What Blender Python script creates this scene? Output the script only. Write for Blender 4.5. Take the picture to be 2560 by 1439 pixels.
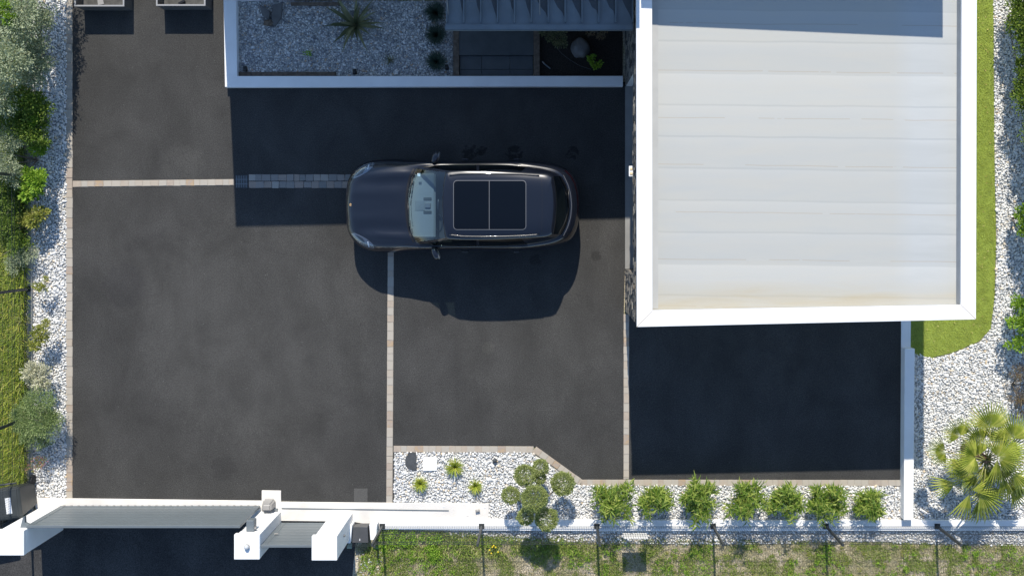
import bpy, bmesh, math, random
import numpy as np
from mathutils import Vector, noise
from mathutils.bvhtree import BVHTree
R = math.radians
random.seed(5); rng = np.random.default_rng(5)
for o in list(bpy.data.objects): bpy.data.objects.remove(o)
S = bpy.context.scene; C = S.collection

# ------------------------------------------------------------------ camera, sky, sun, exposure
H = 22.5; F = 2550.0; NX, NY = 1371.0, 552.0        # drone straight above the point (NX, NY) of the photo
cd = bpy.data.cameras.new('camera'); cam = bpy.data.objects.new('camera', cd); C.objects.link(cam)
cam.location = (0, 0, H); cam.rotation_euler = (0, 0, 0)
cd.sensor_width = 36; cd.lens = F/2560*36; cd.shift_x = -(NX-1280)/2560; cd.shift_y = -(719.5-NY)/2560
cd.clip_end = 1000; S.camera = cam
K = 1.145                                           # shadow length per metre of height
SX = 0.045                                          # eastward drift of the shadow per metre of its length
elev = math.atan(1/K/math.sqrt(1+SX*SX))
sd = Vector((SX*K, -K, -1)).normalized()            # direction the light travels
w = bpy.data.worlds.new("World"); S.world = w; w.use_nodes = True
sky = w.node_tree.nodes.new('ShaderNodeTexSky'); sky.sky_type = 'NISHITA'; sky.sun_disc = False
sky.sun_elevation = elev; sky.sun_rotation = math.atan2(-sd.x, -sd.y)
sky.air_density = 1.0; sky.dust_density = 0.2; sky.ozone_density = 2.6; sky.altitude = 100
bg = w.node_tree.nodes['Background']; bg.inputs[1].default_value = 0.15
w.node_tree.links.new(sky.outputs[0], bg.inputs[0])
sl = bpy.data.lights.new('sun', 'SUN'); so = bpy.data.objects.new('sun', sl); C.objects.link(so)
sl.energy = 4.5; sl.angle = R(0.5); sl.color = (1, 0.93, 0.82)
so.rotation_euler = sd.to_track_quat('-Z', 'Y').to_euler(); so.location = (0, 5, 30)
S.view_settings.view_transform = 'Standard'; S.view_settings.look = 'None'
S.view_settings.exposure = 0.32; S.view_settings.gamma = 1
S.render.engine = 'CYCLES'

# ------------------------------------------------------------------ helpers
def P(px, py, z=0.0):
    return Vector(((px-NX)*(H-z)/F, (NY-py)*(H-z)/F, z))
W0 = {}
def tag(o, label=None, cat=None, group=None, kind=None):
    if label: o['label'] = label
    if cat: o['category'] = cat
    if group: o['group'] = group
    if kind: o['kind'] = kind
    return o
def thing(name, loc, label, cat, group=None):
    o = bpy.data.objects.new(name, None); C.objects.link(o); o.location = loc
    o.empty_display_size = .2; W0[o.name] = Vector(loc)
    return tag(o, label, cat, group)
def link(name, me, mat, parent):
    o = bpy.data.objects.new(name, me); C.objects.link(o)
    if mat is not None: me.materials.append(mat)
    if parent is not None:
        off = W0[parent.name]
        me.transform(__import__('mathutils').Matrix.Translation(-off))
        o.parent = parent; W0[o.name] = off
    else: W0[o.name] = Vector((0, 0, 0))
    return o
class MB:
    def __init__(s): s.v = []; s.f = []
    def box(s, x0, x1, y0, y1, z0, z1):
        return s.prism([(x0, y0), (x1, y0), (x1, y1), (x0, y1)], z0, z1)
    def prism(s, pts, z0, z1, top=None):
        n = len(pts); b = len(s.v); top = top or pts
        a = sum(pts[i][0]*pts[(i+1) % n][1]-pts[(i+1) % n][0]*pts[i][1] for i in range(n))
        if a < 0: pts = pts[::-1]; top = top[::-1]
        s.v += [(p[0], p[1], z0) for p in pts]+[(p[0], p[1], z1) for p in top]
        s.f.append(tuple(range(b+n-1, b-1, -1))); s.f.append(tuple(range(b+n, b+2*n)))
        for i in range(n):
            j = (i+1) % n; s.f.append((b+i, b+j, b+n+j, b+n+i))
        return s
    def tube(s, pts, rad, n=8, cap=True):
        b = len(s.v); m = len(pts); pts = [Vector(p) for p in pts]
        for i, p in enumerate(pts):
            d = (pts[min(i+1, m-1)]-pts[max(i-1, 0)]).normalized()
            u = d.cross(Vector((0, 0, 1)) if abs(d.z) < .9 else Vector((1, 0, 0))).normalized(); q = d.cross(u)
            r = rad[i] if isinstance(rad, (list, tuple)) else rad
            for k in range(n):
                a = 2*math.pi*k/n; s.v.append(tuple(p+u*math.cos(a)*r+q*math.sin(a)*r))
        for i in range(m-1):
            for k in range(n):
                l = (k+1) % n; s.f.append((b+i*n+k, b+i*n+l, b+(i+1)*n+l, b+(i+1)*n+k))
        if cap: s.f.append(tuple(b+k for k in range(n))[::-1]); s.f.append(tuple(b+(m-1)*n+k for k in range(n)))
        return s
    def blob(s, c, rx, ry, rz, nu=20, nv=12, rough=0, seed=0, rot=0, sq=1.0):
        b = len(s.v); c = Vector(c)
        for j in range(nv+1):
            t = math.pi*j/nv
            for i in range(nu):
                a = 2*math.pi*i/nu
                d = Vector((math.sin(t)*math.cos(a), math.sin(t)*math.sin(a), math.cos(t)))
                if sq != 1.0: d = Vector([math.copysign(abs(q)**sq, q) for q in d])
                k = 1+rough*noise.noise(d*1.6+Vector((seed, 0, 0)))
                x, y, z = d.x*rx*k, d.y*ry*k, d.z*rz*k
                s.v.append((c.x+x*math.cos(rot)-y*math.sin(rot), c.y+x*math.sin(rot)+y*math.cos(rot), c.z+z))
        for j in range(nv):
            for i in range(nu):
                l = (i+1) % nu; s.f.append((b+j*nu+i, b+(j+1)*nu+i, b+(j+1)*nu+l, b+j*nu+l))
        return s
    def build(s, name, mat, parent=None, smooth=False, bevel=0, seg=1):
        me = bpy.data.meshes.new(name); me.from_pydata([tuple(v) for v in s.v], [], s.f); me.update()
        bm = bmesh.new(); bm.from_mesh(me)
        if smooth: bmesh.ops.remove_doubles(bm, verts=bm.verts, dist=1e-5)
        if bevel:
            bmesh.ops.bevel(bm, geom=[e for e in bm.edges if e.is_manifold and e.calc_face_angle(0) > .4], offset=bevel, segments=seg, affect='EDGES', clamp_overlap=True)
        bmesh.ops.recalc_face_normals(bm, faces=bm.faces)
        bm.to_mesh(me); bm.free()
        if smooth:
            me.polygons.foreach_set('use_smooth', [True]*len(me.polygons))
        return link(name, me, mat, parent)
def mesh_np(name, V, Fc, mat, parent=None, smooth=False):
    V = np.asarray(V, np.float32); Fc = np.asarray(Fc, np.int32); n, k = Fc.shape
    me = bpy.data.meshes.new(name); me.vertices.add(len(V)); me.vertices.foreach_set('co', V.ravel())
    me.loops.add(n*k); me.loops.foreach_set('vertex_index', Fc.ravel())
    me.polygons.add(n); me.polygons.foreach_set('loop_start', np.arange(0, n*k, k, dtype=np.int32))
    me.polygons.foreach_set('loop_total', np.full(n, k, np.int32))
    if smooth: me.polygons.foreach_set('use_smooth', np.ones(n, bool))
    me.update(calc_edges=True); me.validate()
    return link(name, me, mat, parent)
def inside(x, y, poly):
    c = np.zeros(len(x), bool); n = len(poly)
    for i in range(n):
        x0, y0 = poly[i][:2]; x1, y1 = poly[(i+1) % n][:2]
        if y0 == y1: continue
        m = ((y0 > y) != (y1 > y)) & (x < (x1-x0)*(y-y0)/(y1-y0)+x0); c ^= m
    return c
def poly_px(pts, z=0): return [tuple(P(a, b, z)[:2]) for a, b in pts]
def scatter(poly, cell, jit=.5):
    xs = [p[0] for p in poly]; ys = [p[1] for p in poly]
    gx, gy = np.meshgrid(np.arange(min(xs), max(xs), cell), np.arange(min(ys), max(ys), cell))
    x = gx.ravel()+rng.uniform(-jit, jit, gx.size)*cell; y = gy.ravel()+rng.uniform(-jit, jit, gx.size)*cell
    m = inside(x, y, poly); return x[m], y[m]
def wnoise(x, y, sc, seed=0):
    return np.array([noise.noise(Vector((a*sc, b*sc, seed))) for a, b in zip(x, y)])

# ------------------------------------------------------------------ materials
def new_mat(name):
    m = bpy.data.materials.new(name); m.use_nodes = True
    return m, m.node_tree.nodes, m.node_tree.links, m.node_tree.nodes['Principled BSDF']
def N(nt, t, **k):
    n = nt.new(t)
    for a, b in k.items(): setattr(n, a, b)
    return n
def ramp(nt, stops):
    r = nt.new('ShaderNodeValToRGB'); e = r.color_ramp.elements
    while len(e) < len(stops): e.new(.5)
    for q, (p, c) in zip(e, stops): q.position = p; q.color = (*c, 1)
    return r
def simple(name, col, rough=.6, metal=0, var=.12, scale=6, bump=.0, bscale=60, coat=0, spec=.5):
    m, nt, L, b = new_mat(name)
    tc = N(nt, 'ShaderNodeTexCoord'); nz = N(nt, 'ShaderNodeTexNoise'); nz.inputs['Scale'].default_value = scale; nz.inputs['Detail'].default_value = 6
    L.new(tc.outputs['Object'], nz.inputs['Vector'])
    r = ramp(nt, [(.3, tuple(c*(1-var) for c in col)), (.7, tuple(min(1, c*(1+var)) for c in col))])
    L.new(nz.outputs[0], r.inputs[0]); L.new(r.outputs[0], b.inputs['Base Color'])
    b.inputs['Roughness'].default_value = rough; b.inputs['Metallic'].default_value = metal
    b.inputs['Coat Weight'].default_value = coat; b.inputs['Specular IOR Level'].default_value = spec
    if bump:
        n2 = N(nt, 'ShaderNodeTexNoise'); n2.inputs['Scale'].default_value = bscale; n2.inputs['Detail'].default_value = 4
        L.new(tc.outputs['Object'], n2.inputs['Vector']); bp = N(nt, 'ShaderNodeBump'); bp.inputs['Strength'].default_value = bump; bp.inputs['Distance'].default_value = .01
        L.new(n2.outputs[0], bp.inputs['Height']); L.new(bp.outputs[0], b.inputs['Normal'])
    return m
def island(name, stops, rough=.6, trans=0, spec=.3, noise_mix=0, nscale=3):
    m, nt, L, b = new_mat(name)
    g = N(nt, 'ShaderNodeNewGeometry'); r = ramp(nt, stops); src = g.outputs['Random Per Island']
    if noise_mix:
        tc = N(nt, 'ShaderNodeTexCoord'); nz = N(nt, 'ShaderNodeTexNoise'); nz.inputs['Scale'].default_value = nscale
        L.new(tc.outputs['Object'], nz.inputs['Vector'])
        mp = N(nt, 'ShaderNodeMapRange'); mp.inputs[1].default_value = .3; mp.inputs[2].default_value = .7; L.new(nz.outputs[0], mp.inputs[0])
        mx = N(nt, 'ShaderNodeMix'); mx.inputs[0].default_value = noise_mix; L.new(src, mx.inputs[2]); L.new(mp.outputs[0], mx.inputs[3]); src = mx.outputs[0]
    L.new(src, r.inputs[0]); L.new(r.outputs[0], b.inputs['Base Color'])
    b.inputs['Roughness'].default_value = rough; b.inputs['Specular IOR Level'].default_value = spec
    if trans:
        t = N(nt, 'ShaderNodeBsdfTranslucent'); L.new(r.outputs[0], t.inputs[0]); mx = N(nt, 'ShaderNodeMixShader'); mx.inputs[0].default_value = trans
        L.new(b.outputs[0], mx.inputs[1]); L.new(t.outputs[0], mx.inputs[2]); L.new(mx.outputs[0], nt['Material Output'].inputs[0])
    return m
M = {}
def asphalt(name, lo, hi, speck, spots=()):
    m, nt, L, b = new_mat(name); tc = N(nt, 'ShaderNodeTexCoord')
    mpg = N(nt, 'ShaderNodeMapping'); mpg.inputs['Scale'].default_value = (.7, .5, 1); L.new(tc.outputs['Object'], mpg.inputs['Vector'])
    n1 = N(nt, 'ShaderNodeTexNoise'); n1.inputs['Scale'].default_value = 1.6; n1.inputs['Detail'].default_value = 9; n1.inputs['Roughness'].default_value = .62; n1.inputs['Distortion'].default_value = .35
    L.new(mpg.outputs[0], n1.inputs['Vector'])
    r = ramp(nt, [(.3, lo), (.5, tuple((a+b_)/2 for a, b_ in zip(lo, hi))), (.7, hi)]); L.new(n1.outputs[0], r.inputs[0])
    n2 = N(nt, 'ShaderNodeTexNoise'); n2.inputs['Scale'].default_value = 90; n2.inputs['Detail'].default_value = 3; L.new(tc.outputs['Object'], n2.inputs['Vector'])
    r2 = ramp(nt, [(.35, (.5,)*3), (.65, (1.5,)*3)]); L.new(n2.outputs[0], r2.inputs[0])
    mx = N(nt, 'ShaderNodeMix', data_type='RGBA', blend_type='MULTIPLY'); mx.inputs[0].default_value = 1; L.new(r.outputs[0], mx.inputs[6]); L.new(r2.outputs[0], mx.inputs[7])
    n9 = N(nt, 'ShaderNodeTexNoise'); n9.inputs['Scale'].default_value = 32; n9.inputs['Detail'].default_value = 2; L.new(tc.outputs['Object'], n9.inputs['Vector']); r9 = ramp(nt, [(.3, (.84,)*3), (.7, (1.16,)*3)]); L.new(n9.outputs[0], r9.inputs[0])
    m9 = N(nt, 'ShaderNodeMix', data_type='RGBA', blend_type='MULTIPLY'); m9.inputs[0].default_value = 1; L.new(mx.outputs[2], m9.inputs[6]); L.new(r9.outputs[0], m9.inputs[7]); mx = m9
    # stains: a few darker soft blotches
    n3 = N(nt, 'ShaderNodeTexNoise'); n3.inputs['Scale'].default_value = .9; n3.inputs['Detail'].default_value = 5; n3.inputs['Distortion'].default_value = .5; L.new(tc.outputs['Object'], n3.inputs['Vector'])
    r3 = ramp(nt, [(.26, (.88, .88, .89)), (.4, (1, 1, 1))]); L.new(n3.outputs[0], r3.inputs[0])
    m3 = N(nt, 'ShaderNodeMix', data_type='RGBA', blend_type='MULTIPLY'); m3.inputs[0].default_value = 1; L.new(mx.outputs[2], m3.inputs[6]); L.new(r3.outputs[0], m3.inputs[7])
    # roller and tyre streaks running down the drive
    mp4 = N(nt, 'ShaderNodeMapping'); mp4.inputs['Scale'].default_value = (1.1, .3, 1); mp4.inputs['Rotation'].default_value = (0, 0, .06); L.new(tc.outputs['Object'], mp4.inputs['Vector'])
    n4 = N(nt, 'ShaderNodeTexNoise'); n4.inputs['Scale'].default_value = 1.1; n4.inputs['Detail'].default_value = 6; n4.inputs['Distortion'].default_value = .25; L.new(mp4.outputs[0], n4.inputs['Vector'])
    r4 = ramp(nt, [(.3, (.93, .93, .93)), (.7, (1.07, 1.07, 1.065))]); L.new(n4.outputs[0], r4.inputs[0])
    m4 = N(nt, 'ShaderNodeMix', data_type='RGBA', blend_type='MULTIPLY'); m4.inputs[0].default_value = 1; L.new(m3.outputs[2], m4.inputs[6]); L.new(r4.outputs[0], m4.inputs[7])
    vo = N(nt, 'ShaderNodeTexVoronoi'); vo.inputs['Scale'].default_value = 5; L.new(tc.outputs['Object'], vo.inputs['Vector'])
    rv = ramp(nt, [(0.03, (speck,)*3), (.045, (0, 0, 0))]); L.new(vo.outputs['Distance'], rv.inputs[0])
    m5 = N(nt, 'ShaderNodeMix', data_type='RGBA', blend_type='ADD'); m5.inputs[0].default_value = 1; L.new(m4.outputs[2], m5.inputs[6]); L.new(rv.outputs[0], m5.inputs[7])
    cur = m5.outputs[2]; gm = N(nt, 'ShaderNodeNewGeometry'); nq = N(nt, 'ShaderNodeTexNoise'); nq.inputs['Scale'].default_value = 9; nq.inputs['Detail'].default_value = 6; L.new(tc.outputs['Object'], nq.inputs['Vector'])
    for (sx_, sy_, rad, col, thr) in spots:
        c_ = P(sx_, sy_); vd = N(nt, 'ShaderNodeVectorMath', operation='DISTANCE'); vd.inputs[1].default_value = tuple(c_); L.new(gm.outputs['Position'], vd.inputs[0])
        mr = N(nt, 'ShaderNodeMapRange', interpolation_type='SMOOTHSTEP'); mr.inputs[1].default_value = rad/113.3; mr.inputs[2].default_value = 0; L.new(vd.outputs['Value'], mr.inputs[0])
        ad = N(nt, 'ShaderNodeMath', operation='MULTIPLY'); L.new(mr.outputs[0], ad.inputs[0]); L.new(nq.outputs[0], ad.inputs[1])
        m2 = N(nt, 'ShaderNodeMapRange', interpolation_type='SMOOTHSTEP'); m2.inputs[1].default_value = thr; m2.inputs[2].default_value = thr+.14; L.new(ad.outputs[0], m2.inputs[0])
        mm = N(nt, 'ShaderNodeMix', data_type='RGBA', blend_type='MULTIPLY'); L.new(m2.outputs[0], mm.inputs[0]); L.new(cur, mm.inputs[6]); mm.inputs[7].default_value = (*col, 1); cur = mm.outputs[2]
    L.new(cur, b.inputs['Base Color']); b.inputs['Roughness'].default_value = .9; b.inputs['Specular IOR Level'].default_value = .12
    bp = N(nt, 'ShaderNodeBump'); bp.inputs['Strength'].default_value = .5; bp.inputs['Distance'].default_value = .006; L.new(n2.outputs[0], bp.inputs['Height']); L.new(bp.outputs[0], b.inputs['Normal'])
    return m
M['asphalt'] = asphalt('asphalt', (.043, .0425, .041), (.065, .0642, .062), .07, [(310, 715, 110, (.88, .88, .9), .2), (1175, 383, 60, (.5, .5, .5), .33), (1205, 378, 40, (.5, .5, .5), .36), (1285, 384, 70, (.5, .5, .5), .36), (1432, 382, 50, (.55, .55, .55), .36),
    (1338, 650, 30, (.75, .75, .75), .2), (455, 410, 120, (1.12, 1.12, 1.11), .26), (1490, 640, 26, (.72, .72, .72), .2), (620, 590, 40, (.85, .85, .85), .2), (640, 820, 420, (1.16, 1.16, 1.15), .05), (1330, 860, 260, (1.1, 1.1, 1.09), .05),
    (1220, 870, 30, (1.15, 1.15, 1.12), .18), (560, 1170, 60, (.85, .85, .86), .16)])
M['asphalt_street'] = asphalt('asphalt_street', (.04, .04, .041), (.075, .074, .073), .08)
M['render'] = simple('white_render', (.85, .85, .84), .8, var=.04, scale=2.5, bump=.15, bscale=120)
M['render_step'] = simple('pale_concrete', (.72, .69, .64), .85, var=.1, scale=1.7, bump=.3, bscale=50)
M['concrete'] = simple('grey_concrete', (.33, .33, .31), .9, var=.18, scale=5, bump=.4, bscale=60)
M['coping'] = simple('white_coated_metal', (.82, .82, .81), .45, var=.02, scale=3)
M['gravel_base'] = simple('gravel_bed', (.42, .42, .4), .95, var=.5, scale=30, bump=1, bscale=50)
M['soil'] = simple('dark_mulch', (.022, .018, .014), .95, var=.6, scale=30, bump=1, bscale=45)
M['pebble'] = island('white_pebbles', [(0, (.4, .41, .42)), (.2, (.58, .59, .59)), (.55, (.76, .75, .72)), (.9, (.82, .81, .78)), (.965, (.62, .5, .34)), (1, (.42, .44, .46))], .7)
M['pebble_grey'] = island('mixed_pebbles', [(0, (.2, .21, .23)), (.3, (.42, .43, .44)), (.65, (.62, .62, .61)), (.9, (.85, .84, .81)), (1, (.5, .36, .24))], .7)
M['sandstone'] = island('sandstone_setts', [(0, (.42, .37, .3)), (.25, (.43, .39, .33)), (.5, (.41, .38, .33)), (.72, (.42, .36, .29)), (.87, (.36, .3, .25)), (.96, (.42, .31, .2)), (1, (.45, .41, .35))], .85, noise_mix=.15, nscale=9)
M['sett_grey'] = island('grey_setts', [(0, (.2, .2, .19)), (.5, (.27, .25, .23)), (.8, (.3, .25, .21)), (1, (.34, .33, .3))], .85)
M['mortar'] = simple('mortar_joint', (.36, .34, .31), .95, var=.2, scale=20)
M['steel_grey'] = simple('anthracite_powder_coat', (.135, .158, .172), .42, var=.05, scale=2)
M['steel_dark'] = simple('dark_fence_wire', (.035, .04, .042), .45, var=.1)
M['motor'] = simple('grey_plastic_cover', (.3, .29, .275), .4, var=.04)
M['cabinet'] = simple('dark_grey_cabinet', (.07, .072, .075), .5, var=.1)
M['wood'] = simple('weathered_timber', (.13, .1, .075), .85, var=.4, scale=14, bump=.5, bscale=40)
M['tile_dark'] = simple('slate_tiles', (.06, .07, .075), .5, var=.15, scale=5)
M['slate'] = simple('slate_slab', (.06, .065, .07), .7, var=.2, scale=12, bump=.3)
M['boulder'] = simple('smooth_boulder', (.12, .12, .12), .7, var=.25, scale=5, bump=.3, bscale=25)
M['zinc'] = simple('standing_seam_zinc', (.13, .165, .19), .38, var=.12, scale=3)
M['planter'] = simple('grey_planter_board', (.1, .098, .095), .6, var=.12, scale=6)
M['planter_rim'] = simple('pale_planter_rim', (.31, .31, .31), .5, var=.05)
M['rust'] = simple('dirt_joint', (.35, .27, .17), .9)
M['sign'] = simple('white_sign_plate', (.86, .86, .86), .35, var=.02)
M['grille'] = simple('cast_iron', (.03, .032, .034), .5, var=.2)
M['door'] = simple('grey_door', (.2, .22, .23), .5)
M['bark'] = simple('grey_bark', (.19, .165, .135), .9, var=.3, scale=20, bump=.5)
M['bulb'] = simple('lamp_glass', (.75, .62, .4), .2)
M['bin'] = simple('dark_bin_plastic', (.04, .045, .045), .45, var=.2, scale=4)
M['paper'] = simple('white_paper', (.75, .76, .76), .6)

def stone_clad():
    m, nt, L, b = new_mat('split_stone_cladding'); tc = N(nt, 'ShaderNodeTexCoord')
    mp = N(nt, 'ShaderNodeMapping'); mp.inputs['Scale'].default_value = (9, 3.2, 24); L.new(tc.outputs['Object'], mp.inputs['Vector'])
    v = N(nt, 'ShaderNodeTexVoronoi'); v.inputs['Scale'].default_value = 1; L.new(mp.outputs[0], v.inputs['Vector'])
    r = ramp(nt, [(.0, (.05, .05, .05)), (.4, (.16, .155, .15)), (.7, (.26, .24, .21)), (.9, (.4, .37, .32)), (1, (.3, .27, .22))])
    sp = N(nt, 'ShaderNodeSeparateColor'); L.new(v.outputs['Color'], sp.inputs[0]); L.new(sp.outputs[0], r.inputs[0]); L.new(r.outputs[0], b.inputs['Base Color'])
    b.inputs['Roughness'].default_value = .8
    bp = N(nt, 'ShaderNodeBump'); bp.inputs['Strength'].default_value = 1; bp.inputs['Distance'].default_value = .05; L.new(sp.outputs[1], bp.inputs['Height']); L.new(bp.outputs[0], b.inputs['Normal'])
    return m
M['stone_clad'] = stone_clad()

def membrane():
    # welded roofing sheets laid east-west: each about 0.9 m wide, slightly different greys, dirty seams
    m, nt, L, b = new_mat('roof_membrane'); tc = N(nt, 'ShaderNodeTexCoord'); sp = N(nt, 'ShaderNodeSeparateXYZ'); L.new(tc.outputs['Object'], sp.inputs[0])
    def math_(op, a, bb=None, c=None):
        n = N(nt, 'ShaderNodeMath', operation=op)
        for i, q in enumerate((a, bb, c)):
            if q is None: continue
            if isinstance(q, (int, float)): n.inputs[i].default_value = q
            else: L.new(q, n.inputs[i])
        return n.outputs[0]
    wob = N(nt, 'ShaderNodeTexNoise'); wob.inputs['Scale'].default_value = .9; L.new(tc.outputs['Object'], wob.inputs['Vector'])
    y = math_('ADD', sp.outputs[1], math_('MULTIPLY', math_('SUBTRACT', wob.outputs[0], .5), .05))
    y = math_('ADD', y, math_('MULTIPLY', sp.outputs[0], .012))
    u = math_('ADD', math_('DIVIDE', y, .905), 20.35)
    fr = math_('FRACT', u)
    seam = math_('LESS_THAN', fr, .018)
    u2 = math_('ADD', math_('DIVIDE', y, .61), 40.1); fl = math_('FLOOR', u2); fr2 = math_('FRACT', u2)
    wn = N(nt, 'ShaderNodeTexWhiteNoise', noise_dimensions='1D'); L.new(fl, wn.inputs['W'])
    base = ramp(nt, [(0, (.44, .455, .45)), (1, (.5, .51, .495))]); L.new(wn.outputs[0], base.inputs[0])
    edge = ramp(nt, [(0, (.985, .99, .99)), (.55, (1.0,)*3), (.8, (1.03,)*3), (.93, (1.05,)*3), (.955, (.9, .91, .92)), (1, (.93, .94, .945))]); L.new(fr2, edge.inputs[0])
    mp2 = N(nt, 'ShaderNodeMapping'); mp2.inputs['Scale'].default_value = (.5, 3.5, 1); L.new(tc.outputs['Object'], mp2.inputs['Vector'])
    nz = N(nt, 'ShaderNodeTexNoise'); nz.inputs['Scale'].default_value = 1.4; nz.inputs['Detail'].default_value = 8; nz.inputs['Distortion'].default_value = .5; L.new(mp2.outputs[0], nz.inputs['Vector'])
    dirt = ramp(nt, [(.3, (.955, .96, .955)), (.7, (1.03, 1.03, 1.025))]); L.new(nz.outputs[0], dirt.inputs[0])
    mul = N(nt, 'ShaderNodeMix', data_type='RGBA', blend_type='MULTIPLY'); mul.inputs[0].default_value = 1; L.new(base.outputs[0], mul.inputs[6]); L.new(edge.outputs[0], mul.inputs[7])
    mu2 = N(nt, 'ShaderNodeMix', data_type='RGBA', blend_type='MULTIPLY'); mu2.inputs[0].default_value = 1; L.new(mul.outputs[2], mu2.inputs[6]); L.new(dirt.outputs[0], mu2.inputs[7])
    # broken brown dirt line in the seams
    n3 = N(nt, 'ShaderNodeTexNoise'); n3.inputs['Scale'].default_value = 1.3; n3.inputs['Detail'].default_value = 4; L.new(tc.outputs['Object'], n3.inputs['Vector'])
    k = math_('MULTIPLY', seam, math_('MULTIPLY', math_('GREATER_THAN', n3.outputs[0], .42), .38))
    mx = N(nt, 'ShaderNodeMix', data_type='RGBA'); L.new(k, mx.inputs[0]); L.new(mu2.outputs[2], mx.inputs[6]); mx.inputs[7].default_value = (.33, .25, .17, 1)
    # warm grime near the edges of the roof
    ge = ramp(nt, [(0, (1, 1, 1)), (.05, (0, 0, 0)), (.92, (0, 0, 0)), (1, (1, 1, 1))])
    mr = N(nt, 'ShaderNodeMapRange'); mr.inputs[1].default_value = -1.9; mr.inputs[2].default_value = 4.3; L.new(sp.outputs[1], mr.inputs[0]); L.new(mr.outputs[0], ge.inputs[0])
    mr2 = N(nt, 'ShaderNodeMapRange'); mr2.inputs[1].default_value = 2.35; mr2.inputs[2].default_value = 1.95; L.new(sp.outputs[0], mr2.inputs[0])
    mr3 = N(nt, 'ShaderNodeMapRange'); mr3.inputs[1].default_value = 7.5; mr3.inputs[2].default_value = 7.8; L.new(sp.outputs[0], mr3.inputs[0])
    mr4 = N(nt, 'ShaderNodeMapRange'); mr4.inputs[1].default_value = 2.9; mr4.inputs[2].default_value = 4.0; L.new(sp.outputs[1], mr4.inputs[0])
    tot = math_('ADD', ge.outputs[0], math_('ADD', math_('MULTIPLY', mr2.outputs[0], .5), math_('MULTIPLY', mr3.outputs[0], math_('MULTIPLY', mr4.outputs[0], 2))))
    k2 = math_('MINIMUM', math_('MULTIPLY', tot, math_('MULTIPLY', nz.outputs[0], .75)), 1.0)
    m3 = N(nt, 'ShaderNodeMix', data_type='RGBA'); L.new(k2, m3.inputs[0]); L.new(mx.outputs[2], m3.inputs[6]); m3.inputs[7].default_value = (.42, .365, .25, 1)
    # dark grime specks in the north-east corner
    n6 = N(nt, 'ShaderNodeTexNoise'); n6.inputs['Scale'].default_value = 9; n6.inputs['Detail'].default_value = 5; L.new(tc.outputs['Object'], n6.inputs['Vector'])
    s6 = math_('MULTIPLY', math_('GREATER_THAN', n6.outputs[0], .6), math_('MULTIPLY', mr4.outputs[0], mr3.outputs[0]))
    m6 = N(nt, 'ShaderNodeMix', data_type='RGBA'); L.new(s6, m6.inputs[0]); L.new(m3.outputs[2], m6.inputs[6]); m6.inputs[7].default_value = (.12, .1, .07, 1)
    L.new(m6.outputs[2], b.inputs['Base Color']); b.inputs['Roughness'].default_value = .55; b.inputs['Specular IOR Level'].default_value = .3
    n5 = N(nt, 'ShaderNodeTexNoise'); n5.inputs['Scale'].default_value = 7; n5.inputs['Detail'].default_value = 3; n5.inputs['Distortion'].default_value = 2; L.new(mp2.outputs[0], n5.inputs['Vector'])
    hh = math_('ADD', math_('MULTIPLY', n5.outputs[0], .35), math_('MULTIPLY', fr, .5))
    bp = N(nt, 'ShaderNodeBump'); bp.inputs['Strength'].default_value = .22; bp.inputs['Distance'].default_value = .015; L.new(hh, bp.inputs['Height']); L.new(bp.outputs[0], b.inputs['Normal'])
    return m
M['membrane'] = membrane()

def ground_mat():
    m, nt, L, b = new_mat('meadow_soil'); tc = N(nt, 'ShaderNodeTexCoord')
    n1 = N(nt, 'ShaderNodeTexNoise'); n1.inputs['Scale'].default_value = 1.5; n1.inputs['Detail'].default_value = 8; L.new(tc.outputs['Object'], n1.inputs['Vector'])
    r = ramp(nt, [(.36, (.22, .25, .08)), (.48, (.46, .42, .27)), (.6, (.62, .55, .43)), (.75, (.68, .61, .5))]); L.new(n1.outputs[0], r.inputs[0]); L.new(r.outputs[0], b.inputs['Base Color'])
    n2 = N(nt, 'ShaderNodeTexNoise'); n2.inputs['Scale'].default_value = 45; n2.inputs['Detail'].default_value = 5; L.new(tc.outputs['Object'], n2.inputs['Vector'])
    bp = N(nt, 'ShaderNodeBump'); bp.inputs['Strength'].default_value = .8; bp.inputs['Distance'].default_value = .03; L.new(n2.outputs[0], bp.inputs['Height']); L.new(bp.outputs[0], b.inputs['Normal'])
    n3 = N(nt, 'ShaderNodeTexNoise'); n3.inputs['Scale'].default_value = 28; n3.inputs['Detail'].default_value = 5; L.new(tc.outputs['Object'], n3.inputs['Vector']); r3 = ramp(nt, [(.35, (.5, .5, .48)), (.65, (1.25, 1.25, 1.25))]); L.new(n3.outputs[0], r3.inputs[0])
    mq = N(nt, 'ShaderNodeMix', data_type='RGBA', blend_type='MULTIPLY'); mq.inputs[0].default_value = 1; L.new(r.outputs[0], mq.inputs[6]); L.new(r3.outputs[0], mq.inputs[7]); L.new(mq.outputs[2], b.inputs['Base Color'])
    b.inputs['Roughness'].default_value = .95
    return m
M['ground'] = ground_mat()
M['turf'] = simple('turf_backing', (.26, .33, .06), .9, var=.25, scale=6, bump=.6, bscale=90)
M['turf_blade'] = island('turf_blades', [(0, (.29, .36, .04)), (.5, (.39, .455, .07)), (1, (.49, .54, .125))], .6, trans=.38, noise_mix=.5, nscale=1.8)
M['meadow_blade'] = island('meadow_blades', [(0, (.14, .23, .03)), (.4, (.27, .38, .07)), (.7, (.4, .46, .12)), (.9, (.58, .55, .27)), (1, (.66, .6, .4))], .6, trans=.42, noise_mix=.3, nscale=2)
def leafmat(name, a, b_, c, trans=.28): return island(name, [(0, a), (.55, b_), (1, c)], .5, trans=max(trans, .38))
M['olive_leaf'] = leafmat('grey_green_leaf', (.22, .28, .15), (.4, .46, .29), (.6, .65, .44))
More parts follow.
